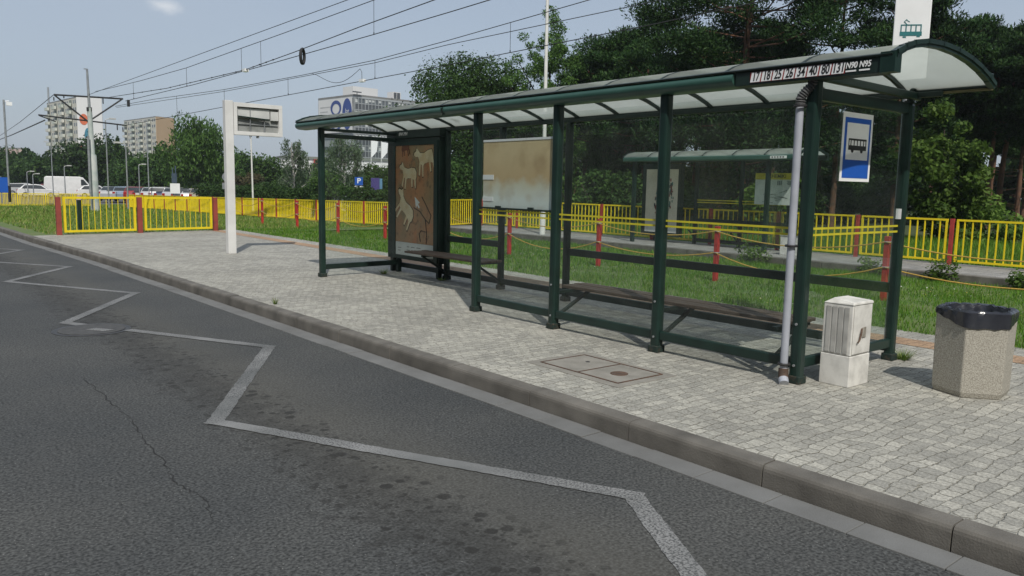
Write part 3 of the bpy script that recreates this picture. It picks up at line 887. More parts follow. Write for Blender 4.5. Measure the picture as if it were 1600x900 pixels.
po = pp(ad_, 11.72, 13.0, .58, 2.33, ochre_mat(), 'poster')
pf = pp(ad_, 11.72, 13.0, .34, .578, mat('pale poster footer', (.72, .73, .72), (.66, .67, .66), 6, .4), 'poster_footer')
q = MB()
for zz_, segs in ((.50, ((12.60, 12.52), (12.46, 12.34), (12.28, 12.14))), (.44, ((12.62, 12.50), (12.45, 12.3), (12.24, 12.1), (12.0, 11.9))), (.47, ((12.92, 12.80),)), (.42, ((12.92, 12.82),))):
    for a, c in segs: q.box((PX - .004, c, zz_ - .006), (PX - .002, a, zz_ + .006))
q.build('small_print', mat('grey print', (.18, .18, .18), None, 4, .6), pf)
CREAM = mat('cream rock pigment', (.86, .74, .52), (.78, .58, .34), 6, .5)
LINE = mat('dark pigment line', (.035, .022, .016), (.05, .03, .02), 8, .6)
goat = [(-.50, .20), (-.58, .27), (-.55, .33), (-.44, .36), (-.40, .44), (-.34, .37), (-.26, .27), (-.05, .22), (.18, .26), (.36, .24), (.46, .12), (.47, -.04), (.42, -.12),
        (.43, -.40), (.37, -.40), (.34, -.14), (.24, -.10), (.23, -.36), (.17, -.36), (.15, -.08), (-.08, -.08), (-.14, -.12), (-.20, -.42), (-.26, -.42), (-.22, -.08), (-.28, -.06), (-.38, -.36), (-.44, -.34), (-.33, .02), (-.36, .16), (-.42, .20)]


def draw(parent, prof, y, z, sc, rt, m, name, dx):
    ca, sa = math.cos(rt), math.sin(rt)
    pr = [((a * ca - c * sa) * sc, (a * sa + c * ca) * sc) for a, c in prof]
    q = MB(); q.prism(pr, (PX - dx, y, z), NY, Z_, (-.0015, 0, 0)); return q.build(name, m, parent)


for y, z, sc, rt, fl in ((12.54, 1.79, .56, 0, 1), (11.98, 2.06, .62, .20, 1), (12.68, 1.17, .66, -.6, 1), (12.64, 2.27, .30, .1, -1)):
    pr = [(a * fl, c) for a, c in goat]
    if fl < 0: pr = pr[::-1]
    big = [(a * 1.06, c * 1.07) for a, c in pr]
    if y < 12: big = [(min(a, .40), c) for a, c in big]; pr = [(min(a, .39), c) for a, c in pr]
    draw(po, big, y, z, sc, rt, LINE, 'goat_outline', .0022)
    draw(po, pr, y, z, sc, rt, CREAM if z < 2.2 else mat('red pigment', (.22, .07, .035), None, 5, .5), 'goat_figure', .004)
arrow = [(0, 0), (0, -.20), (.045, -.155), (.085, -.225), (.115, -.21), (.08, -.14), (.14, -.135)]
draw(po, arrow, 12.34, 1.42, 1.05, .22, WHITE_S, 'cursor_arrow', .0022)
q = MB()
fig = [(12.36, 1.22), (12.16, 1.16), (11.98, 1.02), (11.86, .96), (11.80, 1.10), (12.02, 1.34), (12.10, 1.42)]
fig2 = [(11.98, 1.02), (11.94, .80), (12.12, .82), (12.18, .76), (12.14, .62)]
fig3 = [(11.94, .82), (11.95, .59)]
for L_ in (fig, fig2, fig3): q.tube([(PX - .004, y, z) for y, z in L_], .009, 6)
q.build('line_figure', LINE, po)
q = MB(); q.box((7.728, 11.66, .30), (7.7295, 13.06, 2.37)); q.build('advert_glass', GLASS, ad_)
q = MB()
for a, b2, c, d in ((11.60, 13.10, .27, .335), (11.60, 13.10, 2.335, 2.40), (11.60, 11.715, .335, 2.335), (13.005, 13.10, .335, 2.335)):
    q.box((7.722, a, c), (7.7405, b2, d))
q.build('advert_frame', GREEN, ad_)
for yq in (11.64, 13.0, 13.2):
    q = MB(); q.box((7.76, yq - .035, 0), (7.84, yq + .035, .26)); q.build('leg', GREEN_D, ad_)

# ------------------------------------------------------------------ things on the pavement
# grey cabinet
cb = thing('utility_cabinet', 'small dirty white electrical cabinet standing beside the shelter corner post', 'utility cabinet', (6.58, 3.48, 0))
x0, x1, y0, y1 = 6.40, 6.735, 3.335, 3.605
q = MB(); q.box((x0, y0, 0), (x1, y1, .268)); q.build('plinth', CABINET, cb, bevel=.006)
q = MB(); q.box((x0 + .003, y0 + .003, .272), (x1 - .003, y1 - .003, .705)); q.build('body', CABINET, cb, bevel=.006)
q = MB()
for i in range(4):
    a = y0 + .030 + i * .054
    q.box((x0 - .004, a, .285), (x0 + .001, a + .044, .685))
q.build('louvre_panel', CABINET2, cb, bevel=.003)
q = MB(); q.hexa([(x0 - .004, y0 - .006, .705), (x1 + .004, y0 - .006, .705), (x1 + .004, y1 + .004, .705), (x0 - .004, y1 + .004, .705)],
                 [(x0, y0, .730), (x1, y0, .730), (x1 - .06, y1 - .07, .752), (x0 + .04, y1 - .07, .752)]); q.build('lid', CABINET, cb, bevel=.008)
q = MB(); q.box((x0 + .02, y0 - .004, .285), (x1 - .02, y0 + .001, .70)); dr_ = q.build('door', CABINET, cb, bevel=.002)
q = MB(); q.box((6.56, y0 - .012, .42), (6.62, y0 - .004, .51)); q.build('lock_plate', mat('worn lock plate', (.36, .34, .29), (.2, .18, .15), 20, .7), dr_, bevel=.003)
q = MB(); q.tube([(6.545, y0 - .012, .50), (6.52, y0 - .022, .47), (6.50, y0 - .022, .41), (6.475, y0 - .02, .385)], .007, 8); q.build('handle', RUST, dr_)

# concrete hexagonal litter bin
bn = thing('litter_bin', 'hexagonal exposed aggregate concrete litter bin lined with a black plastic bag', 'litter bin', (7.17, 2.67, 0))
BOFF = 8
def hexr(r, z, off=BOFF): return [(7.17 + r * math.cos(R(off + 60 * k)), 2.67 + r * math.sin(R(off + 60 * k)), z) for k in range(6)]
q = MB(); q.add(hexr(.285, .0) + hexr(.300, .045) + hexr(.310, .70) + hexr(.265, .70) + hexr(.25, .25),
                [tuple(range(5, -1, -1))] + [(i + 6 * j, (i + 1) % 6 + 6 * j, (i + 1) % 6 + 6 * (j + 1), i + 6 * (j + 1)) for j in range(4) for i in range(6)] + [tuple(range(24, 30))])
q.build('concrete_body', CONC, bn, bevel=.008)
# liner: folded over the rim, inside the bin too
vs, fs = [], []
NS = 72
def hexrad(a, r):
    a = (a - R(BOFF)) % R(60); return r * math.cos(R(30)) / math.cos(a - R(30))
rg = random.Random(3)
ph = [rg.uniform(0, 6.28) for _ in range(6)]
def low(a): return float(np.interp(math.degrees(a) % 360, [0, 60, 128, 140, 188, 248, 296, 308, 360], [.055, .05, .04, .055, .125, .118, .07, .05, .055])) + .004 * math.sin(a * 13)
rings = []
for k in range(NS):
    a = 2 * math.pi * k / NS
    wv = .006 * math.sin(a * 17 + ph[2]) + .004 * math.sin(a * 29 + ph[3])
    hl = low(a)
    rings.append([(hexrad(a, .316) + wv * .5 + .004, .702 - hl), (hexrad(a, .318) + wv * .6 + .004, .702 - hl * .5), (hexrad(a, .317) + .004, .705), (hexrad(a, .300), .722 + wv * .6),
                  (hexrad(a, .265), .715 + wv), (hexrad(a, .240) + wv, .64), (hexrad(a, .20) + wv * 3, .45), (hexrad(a, .08) + wv, .30)])
for k, rr_ in enumerate(rings):
    a = 2 * math.pi * k / NS
    vs += [(7.17 + r_ * math.cos(a), 2.67 + r_ * math.sin(a), z) for r_, z in rr_]
m_ = 8
for k in range(NS):
    k2 = (k + 1) % NS
    for j in range(m_ - 1): fs.append((k * m_ + j, k2 * m_ + j, k2 * m_ + j + 1, k * m_ + j + 1))
q = MB(); q.add(vs, fs); q.build('bag', BAG, bn, smooth=True)

# inspection hatch in the paving
hx0, hx1, hy0, hy1 = 4.88, 5.45, 4.56, 5.55
hc = thing('access_hatch', 'double concrete access hatch with rusty frame set flush in the pavement', 'manhole', (5.1, 5.06, 0))
q = MB()
q.box((hx0 - .10, hy0 - .10, -.05), (hx1 + .08, hy1 + .10, .005)); q.build('surround', CONC_P, hc)
q = MB()
for a in (((hx0, hy0), (hx1, hy0)), ((hx0, hy1), (hx1, hy1)), ((hx0, hy0), (hx0, hy1)), ((hx1, hy0), (hx1, hy1)), ((hx0, 5.055), (hx1, 5.055))):
    q.bar((*a[0], .004), (*a[1], .004), .015, .014)
q.build('frame', RUST, hc)
for a, c in ((hy0 + .011, 5.044), (5.066, hy1 - .011)):
    q = MB(); q.box((hx0 + .013, a, -.04), (hx1 - .013, c, .009)); cv = q.build('cover', CONC_P, hc, bevel=.003)
    if a < 5:
        q = MB(); q.disc((5.14, 4.79, .0), .080, .014, 28); lid_ = q.build('round_lid', RUST, cv, bevel=.003)
    else:
        q = MB(); q.disc((5.25, 5.30, .0), .022, .0105, 12); q.build('lifting_hole', BLACK, cv)

# round cover in the road
mh = thing('manhole_cover', 'round cast iron manhole cover in the asphalt at the break of the zigzag line', 'manhole', (2.02, 10.35, RZ))
q = MB(); q.disc((2.02, 10.35, RZ - .03), .42, .0355, 40); q.build('frame', mat('cast iron', (.05, .05, .05), (.03, .03, .03), 9, .55), mh)
q = MB(); q.disc((2.02, 10.35, RZ - .02), .36, .031, 40); lid_ = q.build('lid', mat('manhole infill', (.075, .075, .073), (.05, .05, .05), 12, .8), mh)
q = MB(); q.prism([(1.95, 10.34), (2.10, 10.13), (2.22, 10.16), (2.07, 10.40)], (0, 0, RZ + .0125), X_, Y_, (0, 0, .002)); q.build('paint_patch', PAINT, lid_)

# information board on a white post
ib = thing('information_post', 'white post with an empty rectangular display box reaching out at the top', 'display post', (6.45, 18.05, 0))
q = MB(); q.box((6.36, 17.97, 0), (6.54, 18.13, 3.40)); q.build('post', WHITE, ib, bevel=.006)
q = MB(); 
for a in ((6.55, 2.66, 7.68, 2.74), (6.55, 3.28, 7.68, 3.37), (6.55, 2.74, 6.63, 3.28), (7.60, 2.74, 7.68, 3.28)):
    q.box((a[0], 17.97, a[1]), (a[2], 18.13, a[3]))
bxx = q.build('display_box', WHITE, ib, bevel=.004)
q = MB(); q.box((6.632, 18.06, 2.742), (7.598, 18.10, 3.278)); q.build('back_plate', mat('grey display back', (.30, .31, .30), (.20, .21, .20), 4, .6), bxx)
q = MB(); q.box((6.64, 18.02, 3.05), (7.39, 18.05, 3.26)); q.box((7.41, 17.995, 3.02), (7.59, 18.03, 3.22)); q.build('paper_strip', mat('grey white card', (.62, .63, .61), (.5, .51, .5), 3, .6), bxx)
q = MB(); q.bar((6.64, 18.0, 3.075), (7.36, 17.985, 3.03), .05, .02); q.build('green_slat', GREEN, bxx)
q = MB(); q.box((6.93, 18.0, 2.745), (6.94, 18.055, 3.275)); q.box((7.26, 18.0, 2.745), (7.27, 18.055, 3.03)); q.box((6.64, 18.03, 2.90), (7.59, 18.055, 2.91)); q.build('divider', STEEL, bxx)
q = MB(); q.box((7.10, 18.0, 2.61), (7.13, 18.1, 2.66)); q.build('lock', STEEL, bxx)

# ------------------------------------------------------------------ yellow fences, red posts
def fence_panel(p, q_, z0, z1, parent, nb, t=.045, tb=.011):
    m = MB()
    p, q_ = Vector(p).to_3d(), Vector(q_).to_3d(); d = (q_ - p).normalized()
    for z in (z0, z1): m.bar(p + Z_ * z, q_ + Z_ * z, t, t)
    for e, s_ in ((p, 1), (q_, -1)):
        e2 = e + d * (s_ * t / 2); m.bar(e2 + Z_ * (z0 + t / 2), e2 + Z_ * (z1 - t / 2), t, t, tuple(d))
    for i in range(1, nb):
        c = p.lerp(q_, i / nb); m.bar(c + Z_ * (z0 + t / 2), c + Z_ * (z1 - t / 2), tb, tb, tuple(d))
    return m.build('panel', YEL, parent)


def fence_post(p, h, parent, w=.08, m=RED):
    z = p[2] if len(p) > 2 else 0
    q = MB(); q.box((p[0] - w / 2, p[1] - w / 2, z - .08), (p[0] + w / 2, p[1] + w / 2, z + h)); return q.build('post', m, parent)


gf = thing('barrier_fence', 'two yellow barrier panels between dark red posts closing the end of the pavement', 'fence', (6.5, 26.1, 0))
gp_ = [(4.33, 25.85), (6.56, 26.12), (8.95, 26.45)]
for p in gp_: fence_post(p, 1.08, gf, .13)
fence_panel((4.46, 25.87), (6.44, 26.10), .10, 1.06, gf, 12, .06, .016)
fence_panel((6.70, 26.14), (8.83, 26.43), .10, 1.06, gf, 12, .06, .016)


def fence_run(name, label, p, q_, n, h=1.08, slope=False, nb=20, gap=.10, tb=.012, pm=REDB, pw=.08):
    p, q_ = Vector((*p, 0)), Vector((*q_, 0))
    f = thing(name, label, 'fence', (p.x, p.y, 0)); d = (q_ - p).normalized()
    lift = lambda v: Vector((v.x, v.y, far_z(v.y) if slope else 0))
    for i in range(n + 1): fence_post(lift(p.lerp(q_, i / n)), h, f, pw, pm)
    for i in range(n):
        a, c = p.lerp(q_, i / n) + d * gap, p.lerp(q_, (i + 1) / n) - d * gap
        fence_panel(lift(a), lift(c), .10, h - .03, f, nb, .045, tb)
    return f


fence_run('platform_fence', 'long yellow railing with red posts along the back of the tram platform', (19.85, 26.5), (19.85, -1.1), 12, nb=12, tb=.026)
fence_run('crossing_fence', 'short yellow railing panel across the far end of the tram platform', (17.66, 25.75), (19.75, 26.5), 1, nb=14, tb=.026)
fence_run('track_fence', 'yellow railing with red posts running along the grass tram track to the mast', (15.75, 26.8), (14.5, 61.0), 17, .97, True, 12, .09, .036)
fence_run('far_fence', 'distant yellow railing across the verge beyond the tram mast', (13.9, 66.5), (1.8, 68.0), 7, .97, True, 18, .09, .035, YEL)

# red bollards with two yellow ropes
bp = [(12.9, 2.9), (12.62, 6.1), (12.4, 9.2), (12.4, 12.3), (12.4, 15.4), (12.35, 18.3), (12.3, 21.3), (12.3, 24.4), (12.2, 27.4), (12.1, 30.4), (12.1, 33.4)]
b0 = None
for i, (x, y) in enumerate(bp):
    where = ('close behind the litter bin', 'by the rear corner post of the near shelter', 'in front of the second shelter', 'seen through the middle front pane', 'seen under the faded timetable',
             'behind the advertising box', 'just left of the advertising box', 'left of it through the end pane', 'beyond the end pane of the shelter', 'near the white information post', 'farthest in the row')[i]
    lb = 'red square post on the grass, %s' % where
    if b0 is None:
        b0 = thing('rope_post', lb, 'bollard', (x, y, 0), 'red rope posts along the tram track')
        q = MB(); q.box((x - .04, y - .04, -.1), (x + .04, y + .04, .97)); q.build('shaft', mat('bright red post', (.46, .035, .03), (.34, .03, .028), 6, .5), b0, bevel=.006)
        q = MB()
        for z in (.88, .48): q.tube([(x + .055 * math.cos(a), y + .055 * math.sin(a), z) for a in np.linspace(0, 6.28, 14)], .009, 6)
        q.build('eyelet', STEEL, b0)
    else:
        copy_tree(b0, (x, y, 0), label=lb)
ROPE = mat('yellow rope', (.52, .34, .06), (.42, .26, .06), 30, .8)
for z, sag, nm in ((.88, .22, 'upper'), (.48, .24, 'lower')):
    L_ = []
    for (xa, ya), (xb, yb) in zip(bp[:-1], bp[1:]):
        s2 = sag * rnd.uniform(.6, 1.15)
        for i in range(10):
            t = i / 10; L_.append((xa + (xb - xa) * t - .05, ya + (yb - ya) * t, z - s2 * 4 * t * (1 - t)))
    q = MB(); q.tube(L_, .011, 6)
    tag(q.build('rope', ROPE, smooth=True), '%s of the two sagging yellow ropes strung along the red posts' % nm, 'rope')

# ------------------------------------------------------------------ the second shelter on the tram platform
s2 = thing('tram_shelter', 'smaller green shelter with curved roof on the tram platform behind the grass', 'tram shelter', (19.1, 14.5, 0))
f2, r2 = 18.55, 19.62
def bx2(a, b_, name, m, par=None, bev=0):
    q = MB(); q.box(a, b_); return q.build(name, m, par or s2, bevel=bev)


for y in (12.25, 13.8, 15.4, 16.95):
    if y in (12.25, 16.95): bx2((f2 - .05, y - .05, 0), (f2 + .05, y + .05, 2.45), 'post', GREEN)
    bx2((r2 - .045, y - .045, 0), (r2 + .045, y + .045, 2.45), 'post', GREEN_D)
AR2 = [(18.40, 2.58), (18.58, 2.68), (18.85, 2.74), (19.15, 2.75), (19.45, 2.71), (19.78, 2.60)]
q = MB()
for (xa, za), (xb, zb) in zip(AR2[:-1], AR2[1:]):
    q.hexa([(xa, 11.3, za), (xb, 11.3, zb), (xb, 17.3, zb), (xa, 17.3, za)], [(xa, 11.3, za + .015), (xb, 11.3, zb + .015), (xb, 17.3, zb + .015), (xa, 17.3, za + .015)])
q.build('roof_sheet', ROOF, s2)
q = MB()
for y in (11.3, 12.3, 13.3, 14.3, 15.3, 16.3, 17.3):
    for (xa, za), (xb, zb) in zip(AR2[:-1], AR2[1:]): q.bar((xa, y, za - .01), (xb, y, zb - .01), .04, .06)
q.build('roof_ribs', GREEN_D, s2)
bx2((18.36, 11.3, 2.44), (18.48, 17.3, 2.575), 'gutter', GUTTER_G, bev=.03)
bx2((19.72, 11.3, 2.46), (19.82, 17.3, 2.60), 'rear_beam', GREEN_D)
q = MB(); q.box((18.352, 11.62, 2.475), (18.358, 12.1, 2.545)); lb_ = q.build('line_strip', WHITE_S, s2)
q = MB()
for yy_ in (11.72, 11.80, 11.88, 11.96, 12.04): q.box((18.3505, yy_ - .025, 2.49), (18.3518, yy_ + .02, 2.53))
q.build('dark_figures', mat('grey figures', (.12, .12, .12), None, 5, .6), lb_)
for ya, yb in ((12.3, 13.75), (13.85, 15.35)):
    bx2((r2 - .004, ya, .2), (r2 + .004, yb, 2.42), 'glass_pane', GLASS)
    q = MB()
    for z in (1.26, 1.33): q.box((r2 - .008, ya, z - .014), (r2 - .006, yb, z + .014))
    q.build('yellow_stripe', TAPE, s2)
bx2((f2 + .05, 12.246, .2), (r2 - .05, 12.254, 2.4), 'glass_pane', GLASS)
for a, c in ((12.3, 13.755), (13.845, 15.355)):
    bx2((r2 - .03, a, .68), (r2 + .03, c, .78), 'back_rail', GREEN_D); bx2((r2 - .03, a, .08), (r2 + .03, c, .18), 'bottom_rail', GREEN_D)
bx2((19.15, 12.6, .44), (19.5, 15.1, .475), 'bench_seat', WOOD)
for y in (13.8, 15.3):
    q = MB(); q.bar((r2 - .045, y, .15), (19.2, y, .43), .04, .03); q.build('bench_bracket', GREEN_D, s2)
a2 = bx2((19.3, 15.75, .18), (19.46, 17.28, 2.40), 'advert_box', GREEN_D)
PX = 19.298
p2 = pp(a2, 15.85, 17.12, .30, 2.24, mat('cream poster', (.60, .55, .47), (.55, .50, .42), 3, .4), 'poster')
rp_ = random.Random(5)
for nm, cc in (('red_figures', (.25, .06, .06)), ('teal_figures', (.07, .20, .20)), ('grey_figures', (.06, .06, .065)), ('brown_figures', (.16, .13, .11))):
    q = MB()
    for i in range(42):
        u, v = rp_.uniform(-1, 1), rp_.uniform(-1, 1)
        if u * u + v * v > 1: continue
        y, z = 16.38 + u * .36 - .10 * v, 1.32 + v * .72
        w = rp_.uniform(.012, .03); q.box((PX - .0045, y - w, z - w * 2), (PX - .0025, y + w, z + w * 1.5))
    q.build(nm, mat(nm, cc, None, 5, .6), p2)
pp(a2, 15.85, 17.12, .30, .52, mat('white poster footer', (.70, .70, .67), None, 5, .4), 'poster_footer', .0025)
tt = bx2((19.24, 11.86, 1.27), (19.27, 13.10, 2.12), 'timetable_board', mat('pale timetable', (.55, .60, .57), (.48, .53, .50), 5, .5))
q = MB(); q.box((19.232, 11.86, 1.95), (19.239, 13.10, 2.12)); hd2 = q.build('yellow_header', mat('yellow header', (.50, .46, .05), None, 5, .5), tt)
text('CHEMIKI', .14, (19.2305, 12.42, 2.035), NY, Z_, BLACK, hd2, 'stop_name', bold=.01, sx=1.0)
q = MB()
for i in range(4): q.box((19.234, 11.93, 1.90 - i * .03), (19.239, 12.12 - .02 * (i % 2), 1.915 - i * .03))
for i in range(9):
    y = 12.85 - rp_.random() * .55; z = 1.32 + rp_.random() * .42; q.bar((19.236, y, z), (19.236, y - rp_.uniform(.1, .4), z + rp_.uniform(-.08, .08)), .004, .012)
for i in range(3): q.box((19.234, 12.28 + i * .05, 1.80), (19.239, 12.31 + i * .05, 1.92))
q.build('timetable_print', mat('timetable print', (.14, .17, .17), None, 5, .6), tt)
pb = thing('platform_box', 'pale grey box standing at the near end of the tram shelter', 'utility box', (18.7, 11.45, 0))
q = MB(); q.box((18.5, 11.15, 0), (18.9, 11.75, .50)); q.build('body', CABINET, pb, bevel=.01)
q = MB(); q.box((18.48, 11.13, .50), (18.92, 11.77, .54)); q.build('lid', CABINET, pb, bevel=.01)

# tall white tram stop sign behind the shelter, on a pole behind its corner post
ts = thing('tram_stop_sign', 'tall white upright sign with a teal tram pictogram rising behind the shelter roof', 'tram sign', (8.30, 3.94, 0))
tb = R(64.6)
ux, un = Vector((math.cos(tb), -math.sin(tb), 0)), Vector((math.sin(tb), math.cos(tb), 0))     # along the board, away from the camera
tc_ = Vector((8.30, 3.94, 0))
q = MB(); q.cyl(tc_ + un * .03, tc_ + un * .03 + Z_ * 3.0, .03, n=12); q.build('pole', STEEL, ts, smooth=True)
q = MB(); q.prism([(-.165, 2.76), (.165, 2.76), (.165, 4.1), (-.165, 4.1)], tc_, ux, Z_, un * .05); sb = q.build('board', WHITE_S, ts, bevel=.008)
TEAL = mat('teal print', (.03, .19, .20), None, 5, .5)
q = MB(); fo = tc_ - un * .0035
def pr_(pts_): q.prism(pts_, fo, ux, Z_, un * .003)
zc = 3.27
pr_([(-.10, zc + .055), (.085, zc + .045), (.085, zc + .055), (-.10, zc + .065)])
pr_([(-.105, zc - .045), (.095, zc - .055), (.095, zc - .015), (-.105, zc - .005)])
for xx in (-.10, -.055, -.01, .035, .08): pr_([(xx, zc - .01), (xx + .01, zc - .01), (xx + .01, zc + .055), (xx, zc + .055)])
for xx in (-.075, .05): pr_([(xx, zc - .065), (xx + .03, zc - .067), (xx + .03, zc - .055), (xx, zc - .052)])
pr_([(-.045, zc + .06), (-.075, zc + .09), (-.05, zc + .115), (-.045, zc + .11), (-.066, zc + .09), (-.038, zc + .06)])
pr_([(-.05, zc + .108), (-.02, zc + .088), (-.022, zc + .083), (-.052, zc + .103)])
q.build('tram_pictogram', TEAL, sb)

# white lamp column on the platform
lp = thing('lamp_column', 'tall slim white column on the tram platform, thicker at its foot', 'lamp post', (18.25, 20.85, 0))
q = MB(); q.tube([(18.25, 20.85, 0), (18.25, 20.85, .75)], .10, 16); q.tube([(18.25, 20.85, .75), (18.22, 20.85, 9.0)], [.072, .05], 16); q.build('column', WHITE, lp, smooth=True)
q = MB(); q.tube([(18.22, 20.85, 9.0), (17.9, 20.85, 9.35), (17.2, 20.85, 9.45)], .04, 10); q.box((16.6, 20.75, 9.38), (17.25, 20.95, 9.5)); q.build('lamp_head', STEEL, lp)

# ------------------------------------------------------------------ catenary mast and wires
cmst = thing('catenary_mast', 'grey tram line mast with crossed bracket arms standing in the grass beyond the barrier', 'catenary mast', (10.6, 51.5, 0))
MAST = mat('grey mast paint', (.34, .40, .37), (.46, .48, .46), 2.2, .6, lo=.4, hi=.6)
q = MB(); q.tube([(10.55, 51.5, -.5), (10.52, 51.5, 2.9), (10.50, 51.5, 3.0), (10.47, 51.5, 5.6)], [.23, .21, .15, .13], 16); q.build('mast', MAST, cmst, smooth=True)
q = MB(); q.tube([(10.47, 51.5, 5.6), (10.44, 51.5, 7.75)], [.075, .055], 12); q.box((10.28, 51.46, 7.72), (10.46, 51.54, 7.77)); q.build('mast_top', STEEL, cmst)
q = MB(); q.tube([(10.28, 51.2, -.4), (10.28, 51.2, 4.0)], .05, 8); q.build('conduit', STEEL, cmst)
for p, p2, r_ in (((8.71, 6.18), (12.27, 6.24), .05), ((8.75, 6.15), (10.45, 4.75), .045), ((12.2, 6.2), (10.5, 4.9), .045), ((7.9, 5.02), (12.4, 4.72), .042), ((7.95, 4.98), (8.75, 4.70), .03)):
    q = MB(); q.cyl((p[0], 51.5, p[1]), (p2[0], 51.5, p2[1]), r_, n=8); q.build('arm', WIRE, cmst)
q = MB()
for x, z, h in ((9.2, 6.18, .16), (11.2, 6.22, .35), (11.9, 4.72, .3), (8.7, 6.05, .2), (12.2, 4.6, .25)): q.cyl((x, 51.5, z - h), (x, 51.5, z), .03, n=6)
q.box((10.34, 51.38, 5.4), (10.58, 51.62, 5.62)); q.box((12.5, 51.4, 5.82), (12.62, 51.6, 6.2))
q.build('insulators', RUBBER, cmst)

WP = {
 'W1': [(10.48, 51.5, 6.33), (11.34, 42.51, 6.78), (13.0, 25.01, 7.67), (13.85, 16.06, 8.13)],
 'W2': [(10.82, 51.5, 6.53), (11.54, 44.73, 6.62), (12.13, 39.23, 6.78), (13.06, 30.5, 7.3), (13.7, 24.45, 7.69), (14.65, 15.52, 8.27)],
 'C1': [(11.3, 46.95, 5.73), (12.19, 38.67, 5.96), (12.87, 32.22, 6.22), (13.7, 24.46, 6.58), (14.1, 20.67, 6.78), (14.3, 18.86, 6.89), (15.25, 9.93, 7.43)],
 'W3': [(11.34, 51.5, 6.22), (12.03, 42.09, 6.07), (12.67, 33.35, 6.18), (12.97, 29.22, 6.45), (13.3, 24.78, 6.8), (13.6, 20.67, 7.07), (14.26, 11.72, 7.67)],
 'W4': [(11.83, 51.5, 5.78), (12.53, 46.21, 5.87), (13.57, 38.41, 5.86), (14.43, 31.85, 5.99), (15.09, 26.86, 6.15), (15.62, 22.88, 6.43), (16.4, 16.98, 6.91), (17.58, 8.09, 7.63)],
 'W4b': [(11.9, 51.5, 5.72), (13.56, 38.41, 5.77), (15.04, 26.77, 6.04), (15.55, 22.77, 6.27), (16.6, 14.5, 6.54), (17.73, 5.58, 6.84)],
 'W5': [(12.0, 50.22, 4.64), (14.21, 33.52, 5.24), (15.55, 23.45, 5.61), (16.69, 14.79, 5.98), (17.11, 11.59, 6.16), (18.29, 2.69, 6.65)]}
WL = {'W1': 'topmost thin feeder wire from the mast head', 'W2': 'upper carrying wire of the nearer tram track, with droppers hanging from it', 'C1': 'nearer straight contact wire below its carrying wire',
      'W3': 'thick beaded cable that carries the black ring', 'W4': 'upper carrying wire of the farther tram track', 'W4b': 'second thin wire running close along the farther carrying wire', 'W5': 'lowest contact wire, passing in front of the office building'}
WR = {'W1': .012, 'W2': .013, 'C1': .014, 'W3': .015, 'W4': .012, 'W4b': .011, 'W5': .013}
HANG = [((11.43, 45.77, 6.61), (11.43, 45.77, 5.76)), ((12.13, 39.23, 6.78), (12.13, 39.23, 5.94)), ((12.7, 33.81, 7.1), (12.7, 33.81, 6.15)), ((12.88, 32.17, 7.2), (12.88, 32.17, 6.22)), ((13.7, 24.45, 7.69), (13.7, 24.45, 6.58)),
        ((12.9, 43.43, 5.87), (12.9, 43.43, 4.88)), ((13.57, 38.41, 5.86), (13.57, 38.41, 5.06)), ((14.3, 32.83, 5.97), (14.3, 32.83, 5.26)), ((15.09, 26.86, 6.15), (15.09, 26.86, 5.48)), ((16.0, 20.01, 6.67), (16.0, 20.01, 5.76))]
for nme, pts_ in WP.items():
    q = MB(); q.tube(pts_, WR[nme], 6)
    w_ = tag(q.build('overhead_wire', WIRE, smooth=True), WL[nme], 'overhead wire', 'tram overhead wires')
    if nme in ('W2', 'W4'):
        for i, (a, c) in enumerate(HANG):
            if (i < 5) == (nme == 'W2'):
                q = MB(); q.cyl(a, c, .008, n=6); q.cyl(c, (c[0], c[1], c[2] + .07), .018, n=6); q.build('dropper', WIRE, w_)
    if nme == 'W3':
        q = MB()
        for i in range(16):
            t = .5 + i * .14; j = int(t); a, c = Vector(pts_[j]), Vector(pts_[j + 1]); p = a.lerp(c, t - j); q.cyl(p - Y_ * .04, p + Y_ * .04, .028, n=6)
        q.build('beads', RUBBER, w_)
        q = MB(); q.box((12.60, 33.2, 6.10), (12.78, 33.5, 6.22)); q.build('clamp', WHITE_S, w_)
    if nme == 'W5':
        q = MB(); q.box((14.92, 27.5, 5.42), (15.06, 27.8, 5.52)); q.build('clamp', WHITE_S, w_)
        q = MB()
        L_ = []
        for i in range(13):
            t = i / 12; a, c = Vector((14.55, 31.0, 6.0)), Vector((14.98, 27.8, 6.10)); p = a.lerp(c, t); L_.append((p.x, p.y, p.z - .55 * math.sin(math.pi * t * .86) ** 1.3))
        q.tube(L_ + [(15.0, 27.7, 5.8), (14.98, 27.65, 5.5)], .010, 6); q.build('jumper_loop', WIRE, w_)
for pts_, lb, r_ in (([(8.71, 51.5, 6.18), (10.2, 75, 5.9), (12.31, 105, 6.0)], 'thin wire leaving the left arm of the mast towards the far left', .02), ([(8.2, 51.5, 4.75), (10, 78, 5.0), (12.29, 105, 5.6)], 'thick wire leaving the lower left arm of the mast', .035)):
    q = MB(); q.tube(pts_, r_, 6); tag(q.build('overhead_wire', WIRE), lb, 'overhead wire', 'tram overhead wires')
# black ring hanging on the cable
q = MB(); rc = Vector((13.02, 28.54, 6.24)); rv = [(rc.x + .115 * math.cos(a), rc.y + .09 * math.cos(a), rc.z + .27 * math.sin(a)) for a in np.linspace(0, 2 * math.pi, 29)]
q.tube(rv, .045, 8, False); q.tube([(p[0], p[1] + .07, p[2]) for p in rv], .04, 8, False)
tag(q.build('cable_ring', RUBBER, smooth=True), 'black rubber ring like a tyre hanging from the tram cable', 'ring')

